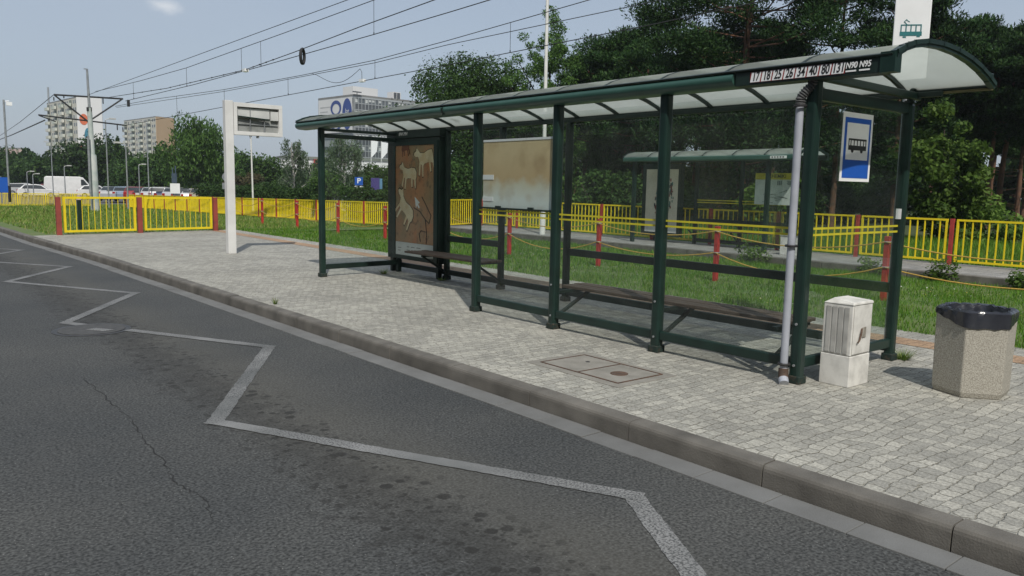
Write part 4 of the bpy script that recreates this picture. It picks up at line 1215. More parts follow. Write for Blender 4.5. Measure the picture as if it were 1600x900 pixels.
# ------------------------------------------------------------------ buildings
CREAMW = mat('cream panel wall', (.56, .54, .46), (.50, .48, .41), .3, .85)
BALC = mat('balcony panel', (.62, .61, .55), (.46, .50, .43), .2, .8, lo=.4, hi=.6)
DARKW = mat('dark loggia', (.17, .19, .16), (.12, .135, .12), .2, .8)
WIN = mat('window glass dark', (.09, .105, .115), (.14, .155, .165), .2, .15)
TAN = mat('tan gable', (.48, .33, .185), (.43, .295, .165), .1, .85)
WGAB = mat('white gable', (.66, .66, .65), (.60, .60, .60), .1, .8)
GREYP = mat('grey spandrel', (.085, .093, .10), (.065, .072, .08), .2, .5)
FRAME = mat('pale window frame', (.34, .36, .365), (.29, .31, .315), .2, .5)
CURT = mat('white curtain', (.52, .54, .53), (.44, .47, .46), .3, .8)


class Wall:
    """frame on a vertical face: u along it, z up, n outwards"""
    def __init__(s, a, b_):
        s.a = Vector((*a, 0)); d = Vector((*b_, 0)) - s.a; s.L = d.length; s.u = d.normalized(); s.n = Vector((s.u.y, -s.u.x, 0))
        if s.n.dot(-s.a) < 0: s.n = -s.n
    def box(s, q, u0, u1, z0, z1, d0, d1):
        bt = [s.a + s.u * u + s.n * d for u, d in ((u0, d0), (u1, d0), (u1, d1), (u0, d1))]
        q.hexa([p + Z_ * z0 for p in bt], [p + Z_ * z1 for p in bt])


def block(name, label, corner, left, right, top, wall_m, gable_m, base=-.9):
    (bc, dc), (bl, dl), (br, dr2) = corner, left, right
    c, l_, r_ = Vector((*bd(bc, dc), 0)), Vector((*bd(bl, dl), 0)), Vector((*bd(br, dr2), 0)); k = l_ + r_ - c
    t = thing(name, label, 'building', (c.x, c.y, 0))
    q = MB(); q.hexa([p + Z_ * base for p in (c, r_, k, l_)], [p + Z_ * top for p in (c, r_, k, l_)]); q.build('wall', wall_m, t)
    q = MB(); q.hexa([p + Z_ * top for p in (c, r_, k, l_)], [p + Z_ * (top + .5) for p in (c, r_, k, l_)]); q.build('roof', mat('roof edge', (.20, .20, .19), None, .3, .8), t)
    return t, Wall(l_.xy, c.xy), Wall(c.xy, r_.xy)


def flats(name, label, corner, left, right, top, gable_m):
    t, fa, ga = block(name, label, corner, left, right, top, CREAMW, gable_m)
    q = MB(); ga.box(q, 0.02, ga.L - .02, 0, top + .3, .01, .25); gb = q.build('gable_panel', gable_m, t)
    nf = 11; fh = top / nf; nb = 4; bw = fa.L / nb
    wm = None
    for f_ in range(nf):
        for i in range(nb):
            u = i * bw
            q = MB(); fa.box(q, u + bw * .06, u + bw * .40, f_ * fh + .25, f_ * fh + fh - .35, .0, .05); w1 = q.build('loggia', DARKW, t)
            q = MB(); fa.box(q, u + bw * .03, u + bw * .43, f_ * fh + .1, f_ * fh + fh * .46, .3, 1.1); q.build('balcony', BALC, t)
            for k in (.55, .79):
                q = MB(); fa.box(q, u + bw * k, u + bw * (k + .13), f_ * fh + fh * .35, f_ * fh + fh * .80, .0, .05); 
                if k < .6: q.build('window', WIN, t)
            if True:
                q = MB(); fa.box(q, u + bw * .79, u + bw * .92, f_ * fh + fh * .35, f_ * fh + fh * .80, .0, .05); q.build('window', CURT if (f_ * 7 + i * 3) % 5 == 0 else WIN, t)
    return t, fa, ga, gb


t1, fa, ga, gb = flats('apartment_block', 'tall cream apartment block with a white gable painted with coloured shapes', (10.8, 340), (9.2, 379), (12.2, 338), 30.5, WGAB)
q = MB(); o_ = ga.a + ga.n * .28
def blob(cu_, cz, ru, rz, m, name):
    q = MB(); q.prism([(cu_ + ru * math.cos(2 * math.pi * k / 20), cz + rz * math.sin(2 * math.pi * k / 20)) for k in range(20)], o_, ga.u, Z_, ga.n * .08); return q.build(name, m, gb)
blob(ga.L * .26, 22.8, ga.L * .17, 2.0, mat('orange gable paint', (.60, .13, .04), None, .2, .7), 'orange_shape')
blob(ga.L * .40, 16.5, ga.L * .14, 3.3, mat('teal gable paint', (.03, .19, .28), None, .2, .7), 'teal_shape')
blob(ga.L * .12, 11.5, ga.L * .10, 1.8, mat('red gable paint', (.50, .08, .06), None, .2, .7), 'red_shape')
q = MB(); q.tube([fa.a + Z_ * 30 + fa.u * 3, fa.a + Z_ * 37 + fa.u * 3], .35, 8); q.build('roof_mast', STEEL, t1)
flats('apartment_block', 'cream apartment block with a plain tan gable behind the drooping tree', (15.25, 420), (13.4, 463), (16.35, 428), 30.4, TAN)

# office building with a banner
ob, fa, ga = block('office_building', 'grey and white glazed office block with a white banner showing a blue 80', (27.9, 213), (25.5, 228), (33.6, 230), 23.6, FRAME, FRAME)
# long facade runs from the corner to the right
nf = 6; z0 = 5.2; fh = (23.3 - z0) / nf
for f_ in range(nf):
    za = z0 + f_ * fh
    q = MB(); ga.box(q, .1, ga.L - .1, za + .05, za + fh * .50, .02, .14); q.build('spandrel_band', GREYP, ob)
    q = MB(); ga.box(q, .1, ga.L - .1, za + fh * .53, za + fh * .97, .02, .06); wb = q.build('ribbon_window', WIN, ob)
    q = MB(); nm_ = 26
    for i in range(nm_ + 1): ga.box(q, .1 + (ga.L - .3) * i / nm_, .1 + (ga.L - .3) * i / nm_ + .14, za + .05, za + fh, .02, .22)
    ga.box(q, .1, ga.L - .1, za + fh * .49, za + fh * .55, .02, .2); ga.box(q, .1, ga.L - .1, za + fh * .95, za + fh * 1.02, .02, .2)
    q.build('mullions', FRAME, wb)
    q = MB()
    for i in range(nm_):
        if rnd.random() < .62:
            u = .1 + (ga.L - .3) * i / nm_; ga.box(q, u + .25, u + (ga.L - .3) / nm_ - .12, za + fh * (.60 if rnd.random() < .6 else .72), za + fh * .90, .06, .09)
    q.build('curtains', CURT, wb)
    q = MB(); fa.box(q, .3, fa.L - .3, za + fh * .53, za + fh * .95, .02, .08); q.build('ribbon_window', WIN, ob)
q = MB(); ga.box(q, .2, ga.L - .2, .2, 5.0, .02, .06); q.build('ground_floor_glazing', WIN, ob)
q = MB(); ga.box(q, .4, 8.2, 24.1, 26.2, -5.5, -1.0); q.build('roof_house', WGAB, ob)
q = MB(); ga.box(q, 14.3, 17.0, 24.1, 26.2, -5, -2.5); q.build('roof_plant', WGAB, ob)
q = MB(); ga.box(q, 14.6, 15.4, 24.2, 26.0, -2.5, -2.3); ga.box(q, 15.7, 16.6, 24.2, 26.0, -2.5, -2.3); q.build('roof_vent', GREYP, ob)
q = MB(); q.tube([ga.a + ga.n * .5 + Z_ * 23.3 + ga.u * .6, ga.a + ga.n * .5 + Z_ * 24.6 + ga.u * .6], .09, 6); ga.box(q, -.6, 1.8, 24.5, 24.75, .2, .8); q.build('crane_bracket', GREYP, ob)
# banner on the short face
q = MB(); fa.box(q, fa.L * .04, fa.L - .4, 14.6, 23.4, .25, .32); bn_ = q.build('banner', WGAB, ob)
BB = mat('blue banner print', (.035, .07, .26), None, .2, .7)
o_ = fa.a + fa.n * .335
def ringp(cu_, cz, ru, rz, ri, m, name, d=.03, off=0):
    q = MB(); n_ = 28
    ou = [(cu_ + ru * math.cos(2 * math.pi * k / n_), cz + rz * math.sin(2 * math.pi * k / n_)) for k in range(n_)]
    o2 = o_ + fa.n * off
    if ri:
        inn = [(cu_ + ru * ri * math.cos(2 * math.pi * k / n_), cz - rz * .12 + rz * ri * math.sin(2 * math.pi * k / n_)) for k in range(n_)]
        P3 = lambda a, dd: o2 + fa.u * a[0] + Z_ * a[1] + fa.n * dd
        vs = [P3(a, d) for a in ou] + [P3(a, d) for a in inn]
        q.add(vs, [(k, (k + 1) % n_, n_ + (k + 1) % n_, n_ + k) for k in range(n_)])
    else:
        q.prism(ou, o2, fa.u, Z_, fa.n * d)
    return q.build(name, m, bn_)
L8 = fa.L
ringp(L8 * .54, 21.0, L8 * .150, 1.95, .66, BB, 'blue_eight_top')
ringp(L8 * .54, 17.3, L8 * .165, 2.2, .62, BB, 'blue_eight_bottom', off=.01)
ringp(L8 * .845, 19.2, L8 * .130, 4.0, 0, BB, 'blue_zero')
text('lat', 1.9, o_ + fa.u * (L8 * .85) + Z_ * 19.9 + fa.n * .05, fa.u, Z_, WGAB, bn_, 'banner_word')
q = MB()
for z, w in ((21.4, .30), (20.2, .22), (19.2, .28), (17.6, .32), (16.9, .26)): fa.box(q, L8 * .09, L8 * (.09 + w), z - .14, z + .14, .325, .345)
q.build('banner_lines', mat('faint print', (.45, .46, .46), None, .5, .8), bn_)

# flags in front of it
for i, (b_, d, top, lab) in enumerate(((29.05, 130, 8.4, 'white banner flag on a pole, the left of two before the office block'), (29.75, 130, 8.2, 'white banner flag on a pole, the right of two before the office block'))):
    x, y = bd(b_, d); f = thing('flag_pole', lab, 'flag', (x, y, -.86), 'flags before the office')
    q = MB(); q.tube([(x, y, -.86), (x, y, top)], .06, 8); q.build('pole', WHITE, f)
    q = MB(); q.add([(x, y, top - .1), (x + .95, y - .5, top - .25), (x + .80, y - .4, top - 1.8), (x + .12, y - .08, top - 2.7), (x, y, top - 2.6)], [(0, 1, 2, 3, 4)])
    ff = q.build('flag', WHITE_S, f); md = ff.modifiers.new('thick', 'SOLIDIFY'); md.thickness = .02

# low pavilion left of the office
lo, fa, ga = block('low_pavilion', 'low white flat roofed pavilion with a canopy and a red end beside the office', (23.0, 172), (22.2, 190), (30.5, 176), 6.3, WGAB, WGAB)
q = MB(); ga.box(q, 0, ga.L, 6.3, 6.75, -8, .3); q.build('roof_fascia', DARKW, lo)
q = MB(); ga.box(q, ga.L * .02, ga.L * .97, 3.3, 4.3, .1, 3.0); q.build('canopy', WGAB, lo)
q = MB(); ga.box(q, ga.L * .02, ga.L * .97, 0, 3.3, .02, .12); q.build('shop_front', WIN, lo)
q = MB(); ga.box(q, ga.L * .28, ga.L * .36, 4.4, 6.3, .05, .6); q.build('red_panel', mat('red panel', (.30, .05, .04), None, .3, .7), lo)
# far left pink house block
pk, fa, ga = block('low_block', 'pale pink low building at the far left edge', (6.8, 290), (6.2, 300), (8.0, 285), 9.6, mat('pink render', (.47, .36, .32), (.42, .33, .30), .1, .85), WGAB)
q = MB()
for i in range(4):
    for j in range(2): ga.box(q, 2 + i * 4.2, 3.2 + i * 4.2, 2 + j * 3.4, 3.6 + j * 3.4, .02, .1)
q.build('window', WIN, pk)

# ------------------------------------------------------------------ vehicles
TYRE = mat('tyre rubber', (.02, .02, .02), None, 5, .8)
CARG = mat('car glass', (.030, .037, .042), (.05, .058, .062), .5, .1)
LIGHT = mat('lamp lens', (.60, .60, .58), None, 5, .2)
RLIGHT = mat('red lamp lens', (.35, .02, .02), None, 5, .2)
PROFILE = {
 'hatch': ([(-1.95, .30), (-1.98, .70), (-1.88, .98), (-1.72, 1.05), (-1.28, 1.46), (-.2, 1.50), (.35, 1.44), (1.02, .98), (1.75, .86), (1.98, .66), (2.0, .30)], [(-1.55, 1.02), (-1.22, 1.39), (-.2, 1.43), (.32, 1.37), (.85, .98)]),
 'saloon': ([(-2.2, .32), (-2.25, .75), (-2.15, .98), (-1.5, 1.02), (-.85, 1.42), (-.1, 1.46), (.35, 1.42), (1.05, 1.0), (1.95, .88), (2.2, .66), (2.2, .30)], [(-1.30, 1.02), (-.80, 1.36), (-.1, 1.40), (.32, 1.35), (.90, 1.0)]),
 'estate': ([(-2.2, .32), (-2.25, .75), (-2.2, 1.0), (-2.0, 1.46), (-.1, 1.52), (.4, 1.46), (1.1, 1.0), (1.95, .88), (2.2, .66), (2.2, .30)], [(-1.98, 1.04), (-1.85, 1.40), (-.1, 1.44), (.36, 1.38), (.95, 1.0)]),
 'van': ([(-2.75, .35), (-2.78, 1.2), (-2.70, 2.30), (-2.5, 2.42), (.9, 2.42), (1.25, 2.32), (1.95, 1.45), (2.6, 1.12), (2.75, .8), (2.75, .35)], [(1.02, 1.40), (1.02, 2.10), (1.28, 2.10), (1.80, 1.42)])}


def car(kind, colour, label, loc, rz, cat='car', group='parked cars'):
    prof, win = PROFILE[kind]; W = .86 if kind != 'van' else .98
    t = thing('parked_' + ('van' if kind == 'van' else 'car'), label, cat, (0, 0, 0), group)
    pm = mat('car paint %s' % (colour,), colour, tuple(c * .9 for c in colour), 2, .25, coat=.5)
    q = MB(); n_ = len(prof)
    # body with the cabin drawn in above the belt line
    def sec(y, pr): return [(x, y, z) for x, z in pr]
    def wd(z): return W if z < 1.0 else W - (z - 1.0) * (.35 if kind != 'van' else .06)
    vs = [(x, -wd(z), z) for x, z in prof] + [(x, wd(z), z) for x, z in prof]
    fs = [tuple(range(n_ - 1, -1, -1)), tuple(range(n_, 2 * n_))] + [(i, (i + 1) % n_, n_ + (i + 1) % n_, n_ + i) for i in range(n_)]
    q.add(vs, fs); q.build('body', pm, t, bevel=.05)
    for s_ in (-1, 1):
        q = MB(); wv = [(x, s_ * (wd(z) + .012), z) for x, z in win]; wi = [(x, s_ * (wd(z) - .02), z) for x, z in win]; q.hexa(wi, wv); q.build('side_window', CARG, t)
    # windscreen and rear window
    def screen(i, a, c, nm):
        (x0, z0), (x1, z1) = prof[i], prof[i + 1]
        pts_ = []
        for tt, k in ((a, .90), (c, .90)):
            x, z = x0 + (x1 - x0) * tt, z0 + (z1 - z0) * tt; w_ = wd(z) * k; pts_.append((x, z, w_))
        (xa, za, wa), (xb, zb, wb) = pts_
        nx, nz = (z0 - z1), (x1 - x0); l_ = math.hypot(nx, nz); nx, nz = nx / l_ , nz / l_
        if nz < 0: nx, nz = -nx, -nz
        d = .012
        q = MB(); q.hexa([(xa, -wa, za), (xa, wa, za), (xb, wb, zb), (xb, -wb, zb)], [(xa + nx * d, -wa, za + nz * d), (xa + nx * d, wa, za + nz * d), (xb + nx * d, wb, zb + nz * d), (xb + nx * d, -wb, zb + nz * d)]); q.build(nm, CARG, t)
    if kind == 'hatch': screen(6, .08, .9, 'windscreen'); screen(3, .1, .9, 'rear_window')
    elif kind == 'saloon': screen(6, .08, .9, 'windscreen'); screen(3, .1, .92, 'rear_window')
    elif kind == 'estate': screen(5, .08, .9, 'windscreen'); screen(2, .15, .9, 'rear_window')
    else: screen(5, .1, .95, 'windscreen')
    xf, xr = prof[-1][0], prof[0][0]
    for xx in (xr + .75, xf - .78):
        for s_ in (-1, 1):
            q = MB(); q.cyl((xx, s_ * (W - .20), .31), (xx, s_ * (W + .012), .31), .31, n=18); w_ = q.build('wheel', TYRE, t)
            q = MB(); q.cyl((xx, s_ * (W + .0), .31), (xx, s_ * (W + .022), .31), .19, n=12); q.build('rim', STEEL, w_)
    for s_ in (-1, 1):
        q = MB(); q.box((xf - .14, s_ * .62 - .17, .62), (xf + .0, s_ * .62 + .17, .78)); q.build('headlight', LIGHT, t)
        q = MB(); q.box((xr - .045, s_ * .68 - .12, .74), (xr + .12, s_ * .68 + .12, .94)); q.build('tail_light', RLIGHT, t)
    t.location = loc; t.rotation_euler = (0, 0, rz)
    return t


LOTZ = -.72
x, y = bd(10.3, 108); car('van', (.72, .72, .71), 'large white delivery van seen side on beyond the far yellow railing', (x, y, LOTZ), R(-12), 'van', 'parked vans')
cols = {'silver': (.42, .43, .44), 'dark grey': (.055, .06, .065), 'navy': (.02, .03, .08), 'white': (.70, .70, .69), 'red': (.28, .025, .025), 'pale blue': (.25, .32, .42), 'black': (.015, .016, .018), 'gold': (.28, .24, .17)}
row = [('saloon', 'silver', 12.6, 92, 'just right of the tram mast'), ('hatch', 'dark grey', 13.05, 92, 'second right of the mast'), ('estate', 'pale blue', 13.5, 92, 'beside a red one in the row'), ('hatch', 'red', 14.0, 91, 'bright among grey cars by a lamp post'), ('saloon', 'black', 14.5, 90, 'beside the red hatchback'),
       ('hatch', 'silver', 14.95, 89, 'between a black and a white car'), ('estate', 'white', 15.4, 88, 'in the middle of the row'), ('saloon', 'navy', 15.85, 87, 'right of the white estate car'), ('hatch', 'silver', 16.35, 86, 'next to a navy car'), ('estate', 'dark grey', 16.85, 85, 'near the small white notice sign'),
       ('saloon', 'white', 17.35, 84, 'right of the notice sign'), ('hatch', 'gold', 17.9, 83, 'below the drooping tree'), ('estate', 'silver', 18.5, 82, 'at the right end of the row')]
for kind, c, b_, d, wh in row:
    x, y = bd(b_, d); car(kind, cols[c], '%s %s parked nose in, %s' % (c, {'hatch': 'hatchback', 'saloon': 'saloon', 'estate': 'estate car'}[kind], wh), (x, y, LOTZ + rnd.uniform(0, .06)), R(62 + rnd.uniform(-4, 4)))
for kind, c, b_, d, wh, rz in (('saloon', 'red', 9.1, 118, 'left of the white van', -10), ('hatch', 'white', 8.5, 104, 'at the far left behind the railing', -12), ('estate', 'silver', 7.9, 116, 'farthest left near the blue sign', -12), ('hatch', 'white', 11.7, 104, 'in front of the white van', -15),
        ('saloon', 'silver', 28.3, 60, 'behind the gap in the hedge', 35), ('estate', 'pale blue', 29.4, 63, 'below the parking sign', 40), ('hatch', 'white', 30.6, 61, 'by the purple sign', 35), ('saloon', 'silver', 23.9, 84, 'beyond the hedge left of the near shelter', 20), ('hatch', 'dark grey', 24.9, 84, 'beyond the hedge beside a silver one', 20), ('hatch', 'red', 20.6, 88, 'right of the white information post', 20)):
    x, y = bd(b_, d); car(kind, cols[c], '%s %s %s' % (c, {'hatch': 'hatchback', 'saloon': 'saloon', 'estate': 'estate car'}[kind], wh), (x, y, LOTZ), R(rz))

# ------------------------------------------------------------------ lamp posts, signs
def lamp(b_, d, top, label, head=0, r=.06, z0=-.84):
    x, y = bd(b_, d); t = thing('street_lamp', label, 'lamp post', (x, y, z0), 'lamp posts beyond the tram track')
    q = MB(); q.tube([(x, y, z0), (x, y, top)], [r, r * .65], 8); q.build('pole', STEEL, t)
    s_ = 1 if head >= 0 else -1
    q = MB(); q.tube([(x, y, top), (x + s_ * .10, y, top + .08), (x + s_ * .30, y, top + .12)], r * .5, 6); q.box((x + min(s_ * .25, s_ * .62), y - .10, top + .08), (x + max(s_ * .25, s_ * .62), y + .10, top + .17)); q.build('lamp_head', mat('lamp head', (.55, .55, .53), None, 3, .4), t)
    return t


lamp(13.45, 49.5, 3.45, 'slim lamp post with a small head just right of the tram mast', -1, .05, -.05)
lamp(12.35, 60, 5.4, 'thin dark lamp post close right of the mast', 1, .05)
lamp(11.3, 95, 5.6, 'grey lamp post left of the mast before the dark trees', -1)
lamp(9.95, 88, 2.6, 'short lamp post beside the white van', 1)
lamp(9.3, 100, 5.2, 'lamp post left of the white van', -1)
lamp(14.15, 80, 2.8, 'low lamp post among the cars', 1)
lamp(14.7, 85, 6.9, 'tall thin lamp post before the tan apartment block', -1)
lamp(7.95, 90, 2.0, 'short lamp post near the pink building', 1)
lamp(8.25, 95, 1.8, 'shortest lamp post near the far left edge', 1)
cx_, cy_ = bd(6.98, 62); t = thing('camera_pole', 'tall grey pole with a white camera on top at the far left edge', 'camera pole', (cx_, cy_, -.05))
q = MB(); q.tube([(cx_, cy_, -.05), (cx_, cy_, 6.5)], .06, 8); q.build('pole', STEEL, t)
q = MB(); q.tube([(cx_, cy_, 6.4), (cx_ + .3, cy_, 6.45)], .03, 6); q.box((cx_ + .12, cy_ - .08, 6.15), (cx_ + .45, cy_ + .08, 6.38)); q.build('camera_housing', WHITE_S, t)
q = MB(); q.tube([(cx_, cy_ - .2, -.05), (cx_, cy_ - .2, 1.0)], .09, 8); q.build('dark_sleeve', BLACK, t)
bx_, by_ = bd(6.7, 60); t = thing('blue_sign', 'blue road sign cut by the left edge of the view', 'road sign', (bx_, by_, -.05))
q = MB(); q.box((bx_ - .5, by_, .6), (bx_ + .25, by_ + .03, 1.55)); q.build('sign_face', BLUE, t)
q = MB(); q.tube([(bx_ - .1, by_ + .06, -.05), (bx_ - .1, by_ + .06, 1.6)], .03, 6); q.build('pole', STEEL, t)
# thin white pole behind the information post
t = thing('thin_pole', 'thin white pole with a forked tip behind the display box', 'pole', (17.2, 44.5, -.05))
q = MB(); q.tube([(17.2, 44.5, -.05), (17.15, 44.5, 4.05)], [.055, .04], 8); q.build('pole', WHITE, t)
q = MB(); q.tube([(17.15, 44.5, 3.9), (17.02, 44.5, 4.35), (17.0, 44.5, 4.7)], .025, 6); q.tube([(17.15, 44.5, 3.9), (17.22, 44.5, 4.6)], .025, 6); q.build('fork', GREYP, t)
# green post behind the barrier
t = thing('green_post', 'short dark green post with a pale cap behind the yellow barrier', 'post', (5.28, 27.9, -.03))
q = MB(); q.box((5.20, 27.85, -.05), (5.34, 27.95, .95)); q.build('shaft', GREEN, t)
q = MB(); q.tube([(5.27, 27.9, .95), (5.27, 27.9, 1.10)], [.09, .06], 10); q.build('cap', mat('pale cap', (.45, .35, .30), None, 3, .7), t)
# notice board, round sign, parking sign, purple board
x, y = bd(16.4, 70); t = thing('notice_sign', 'dark double pole carrying a small white notice among the parked cars', 'sign', (x, y, LOTZ))
q = MB(); q.box((x - .35, y, 0), (x - .28, y + .06, 2.55)); q.box((x - .12, y, LOTZ), (x - .05, y + .06, 2.7)); q.box((x - .35, y, LOTZ), (x - .28, y + .06, 0)); q.box((x - .4, y + .01, 1.35), (x, y + .05, 2.1)); q.build('poles', mat('blue grey pole', (.06, .09, .13), None, 3, .6), t)
q = MB(); q.box((x - .55, y - .03, .50), (x + .2, y - .005, 1.30)); q.build('notice', WHITE_S, t)
x, y = bd(19.45, 70); t = thing('round_sign', 'grey backs of a round road sign and a plate left of the information post', 'road sign', (x, y, LOTZ))
q = MB(); q.tube([(x, y, LOTZ), (x, y, 2.2)], .035, 6); q.build('pole', STEEL, t)
q = MB(); q.cyl((x, y - .06, 1.9), (x, y - .04, 1.9), .36, n=20); q.build('round_plate', STEEL, t)
q = MB(); q.box((x - .36, y - .06, .92), (x + .36, y - .04, 1.42)); q.build('lower_plate', STEEL, t)
x, y = bd(28.2, 57); t = thing('parking_sign', 'blue square parking sign with a white P over a white plate', 'parking sign', (x, y, LOTZ))
u2 = Vector((math.cos(R(28)), -math.sin(R(28)), 0)); n2 = Vector((math.sin(R(28)), math.cos(R(28)), 0)); o_ = Vector((x, y, 0))
q = MB(); q.tube([(x, y, LOTZ), (x, y, 2.05)], .03, 6); q.build('pole', STEEL, t)
q = MB(); q.prism([(-.28, 1.47), (.28, 1.47), (.28, 2.03), (-.28, 2.03)], o_ - n2 * .06, u2, Z_, n2 * .02); sf = q.build('sign_face', BLUE, t)
text('P', .50, o_ - n2 * .063 + Z_ * 1.76, u2, Z_, WHITE_S, sf, 'letter', bold=.02)
q = MB(); q.prism([(-.28, .85), (.28, .85), (.28, 1.42), (-.28, 1.42)], o_ - n2 * .06, u2, Z_, n2 * .02); q.build('lower_plate', WHITE_S, t)
x, y = bd(29.35, 55); t = thing('purple_board', 'purple upright board beside a small light blue panel in the car park', 'sign board', (x, y, LOTZ)); o_ = Vector((x, y, 0))
q = MB(); q.prism([(-.30, .75), (.26, .75), (.26, 1.98), (-.30, 1.98)], o_, u2, Z_, n2 * .08); q.build('board', mat('purple sheet', (.07, .055, .22), (.06, .05, .19), 3, .5), t)
q = MB(); q.prism([(.27, 1.25), (.45, 1.25), (.45, 1.95), (.27, 1.95)], o_ + n2 * .05, u2, Z_, n2 * .05); q.build('side_panel', mat('light blue sheet', (.12, .27, .42), None, 3, .5), t)
q = MB(); q.box((x - .03, y + .1, LOTZ), (x + .03, y + .16, 1.0)); q.build('pole', STEEL, t)

# ------------------------------------------------------------------ trees, hedges, grass
L_PINE = leaf_mat('pine needles', [(.009, .030, .008), (.020, .054, .014), (.036, .082, .022), (.062, .115, .032)], .22)
L_DARK = leaf_mat('dark leaves', [(.018, .044, .012), (.033, .074, .019), (.052, .105, .027), (.078, .138, .036)], .3)
L_MID = leaf_mat('green leaves', [(.032, .075, .016), (.055, .115, .024), (.080, .155, .034), (.11, .19, .044)], .35)
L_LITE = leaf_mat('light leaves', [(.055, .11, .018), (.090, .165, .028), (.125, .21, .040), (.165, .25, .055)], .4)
L_GREY = leaf_mat('grey green leaves', [(.050, .082, .042), (.080, .122, .062), (.11, .158, .085), (.13, .18, .10)], .35)
L_BROWN = leaf_mat('brown leaves', [(.075, .068, .034), (.115, .095, .048), (.10, .115, .048)], .3)


def leaf_quads(cen, size, rg, asp=.45, nrm=None, spread=1.0, along=None):
    """diamond leaves: centres (N,3), sizes (N,)"""
    N = len(cen)
    nn = rg.normal(size=(N, 3))
    if nrm is not None: nn = nrm + nn * spread
    nn /= np.linalg.norm(nn, axis=1)[:, None] + 1e-9
    a = rg.normal(size=(N, 3)) if along is None else along + rg.normal(size=(N, 3)) * .35
    a -= nn * (a * nn).sum(1)[:, None]; a /= np.linalg.norm(a, axis=1)[:, None] + 1e-9
    s = np.cross(nn, a)
    L = size[:, None]
    v = np.stack([cen - a * L, cen + s * L * asp, cen + a * L, cen - s * L * asp], 1).reshape(-1, 3)
    return v


def quads(n): return np.arange(n * 4).reshape(-1, 4)


def clumpcloud(clumps, n, rg, flat=1.0, shell=.55):
    """points in a set of (centre, radius) clumps, denser towards each clump's skin; returns points and outward normals"""
    c = np.array([k[0] for k in clumps]); r = np.array([k[1] for k in clumps])
    w = r ** 2; idx = rg.choice(len(c), n, p=w / w.sum())
    d = rg.normal(size=(n, 3)); d /= np.linalg.norm(d, axis=1)[:, None]
    rad = (shell + (1 - shell) * rg.random(n)) * (1 + .22 * rg.normal(size=n) * (rg.random(n) < .35))
    p = d * rad[:, None]; p[:, 2] *= flat
    return c[idx] + p * r[idx][:, None], d


def branches(q, base, clumps, rg, r0, k=12, frac=(.35, .95), top=None):
    base = np.array(base)
    ids = rg.permutation(len(clumps))[:k]
    for i in ids:
        c, r = clumps[i]; c = np.array(c)
        zt = min(c[2] * rg.uniform(.55, .85), top or 1e9)
        p0 = np.array([base[0], base[1], zt]); m = (p0 + c) / 2 + rg.normal(size=3) * .12 * r
        q.tube([tuple(p0), tuple(m), tuple(c)], [r0 * .42, r0 * .3, r0 * .1], 5, False)


def trunk(q, h, r, rg, lean=.03, n=7, top=.25):
    pts_ = []; x = y = 0
    for i in range(n):
        t = i / (n - 1); pts_.append((x, y, h * t)); x += rg.normal() * lean * h / n; y += rg.normal() * lean * h / n
    q.tube(pts_, [r * (1.25 if i == 0 else 1) * (1 - (1 - top) * i / (n - 1)) for i in range(n)], 9, False)
    return pts_


def tree_things(name, label, cat, group, q, bark, lv, lm):
    t = thing(name, label, cat, (0, 0, 0), group)
    q.build('trunk', bark, t, smooth=True)
    mesh_np('crown', lv, quads(len(lv) // 4), lm, t)
    return t


def broadleaf(seed, h, w, lm, label, bark=BARK, low=.18, n=9000, leaf=.16, nclump=46, shape='round', cr=.26, group=None, name='broadleaf_tree', tr=.16):
    rg = np.random.default_rng(seed); q = MB()
    trunk(q, h * .78, tr, rg, .06)
    cl = []
    zc, hz_, hw = h * (low + (1 - low) / 2), h * (1 - low) / 2, w / 2
    while len(cl) < nclump:
        d = rg.normal(size=3); d /= np.linalg.norm(d); k = rg.uniform(.35, .92)
        x, y_, z = d * k
        if shape == 'cone': f = max(.12, .95 - (z + 1) / 2 * .85)
        elif shape == 'poplar': f = .75 + .25 * math.cos(z * 2)
        else: f = 1.0
        cl.append(((x * hw * f, y_ * hw * f, zc + z * hz_), min(w, h) * cr * rg.uniform(.45, 1.05) * (f if shape == 'cone' else 1)))
    branches(q, (0, 0, 0), cl, rg, tr, 16, top=h * .74)
    p, nn = clumpcloud(cl, n, rg, .8)
    p = p[p[:, 2] > h * low * .6]; nn = nn[:len(p)]
    sz = leaf * rg.uniform(.6, 1.3, len(p))
    lv = leaf_quads(p, sz, rg, .55, nn * .8 + np.array([0, 0, .5]), .8)
    return tree_things(name, label, 'tree', group, q, bark, lv, lm)


def weeping(seed, h, w, lm, label, bark=BARK, n=9000, leaf=.2, dens=46, low=.05, group=None, name='weeping_tree'):
    rg = np.random.default_rng(seed); q = MB()
    trunk(q, h * .85, .02 * h, rg, .06)
    cl = []
    for i in range(dens):
        t = rg.random() ** .8; a = rg.uniform(0, 6.28); rr = w / 2 * math.sqrt(rg.random()) * (1.0 - .55 * t ** 2)
        cl.append(((rr * math.cos(a), rr * math.sin(a), h * (.30 + .62 * t)), w * .13 * rg.uniform(.6, 1.2)))
    branches(q, (0, 0, 0), cl, rg, .018 * h, 18)
    p, nn = clumpcloud(cl, n, rg, .8)
    drop = rg.random(n) ** 1.8 * h * .30
    p[:, 2] -= drop; p[:, 2] = np.maximum(p[:, 2], h * low * rg.uniform(.8, 2.0, n))
    along = np.tile([0, 0, -1.0], (n, 1))
    lv = leaf_quads(p, leaf * rg.uniform(.6, 1.4, n), rg, .32, nn, .9, along)
    return tree_things(name, label, 'tree', group, q, bark, lv, lm)


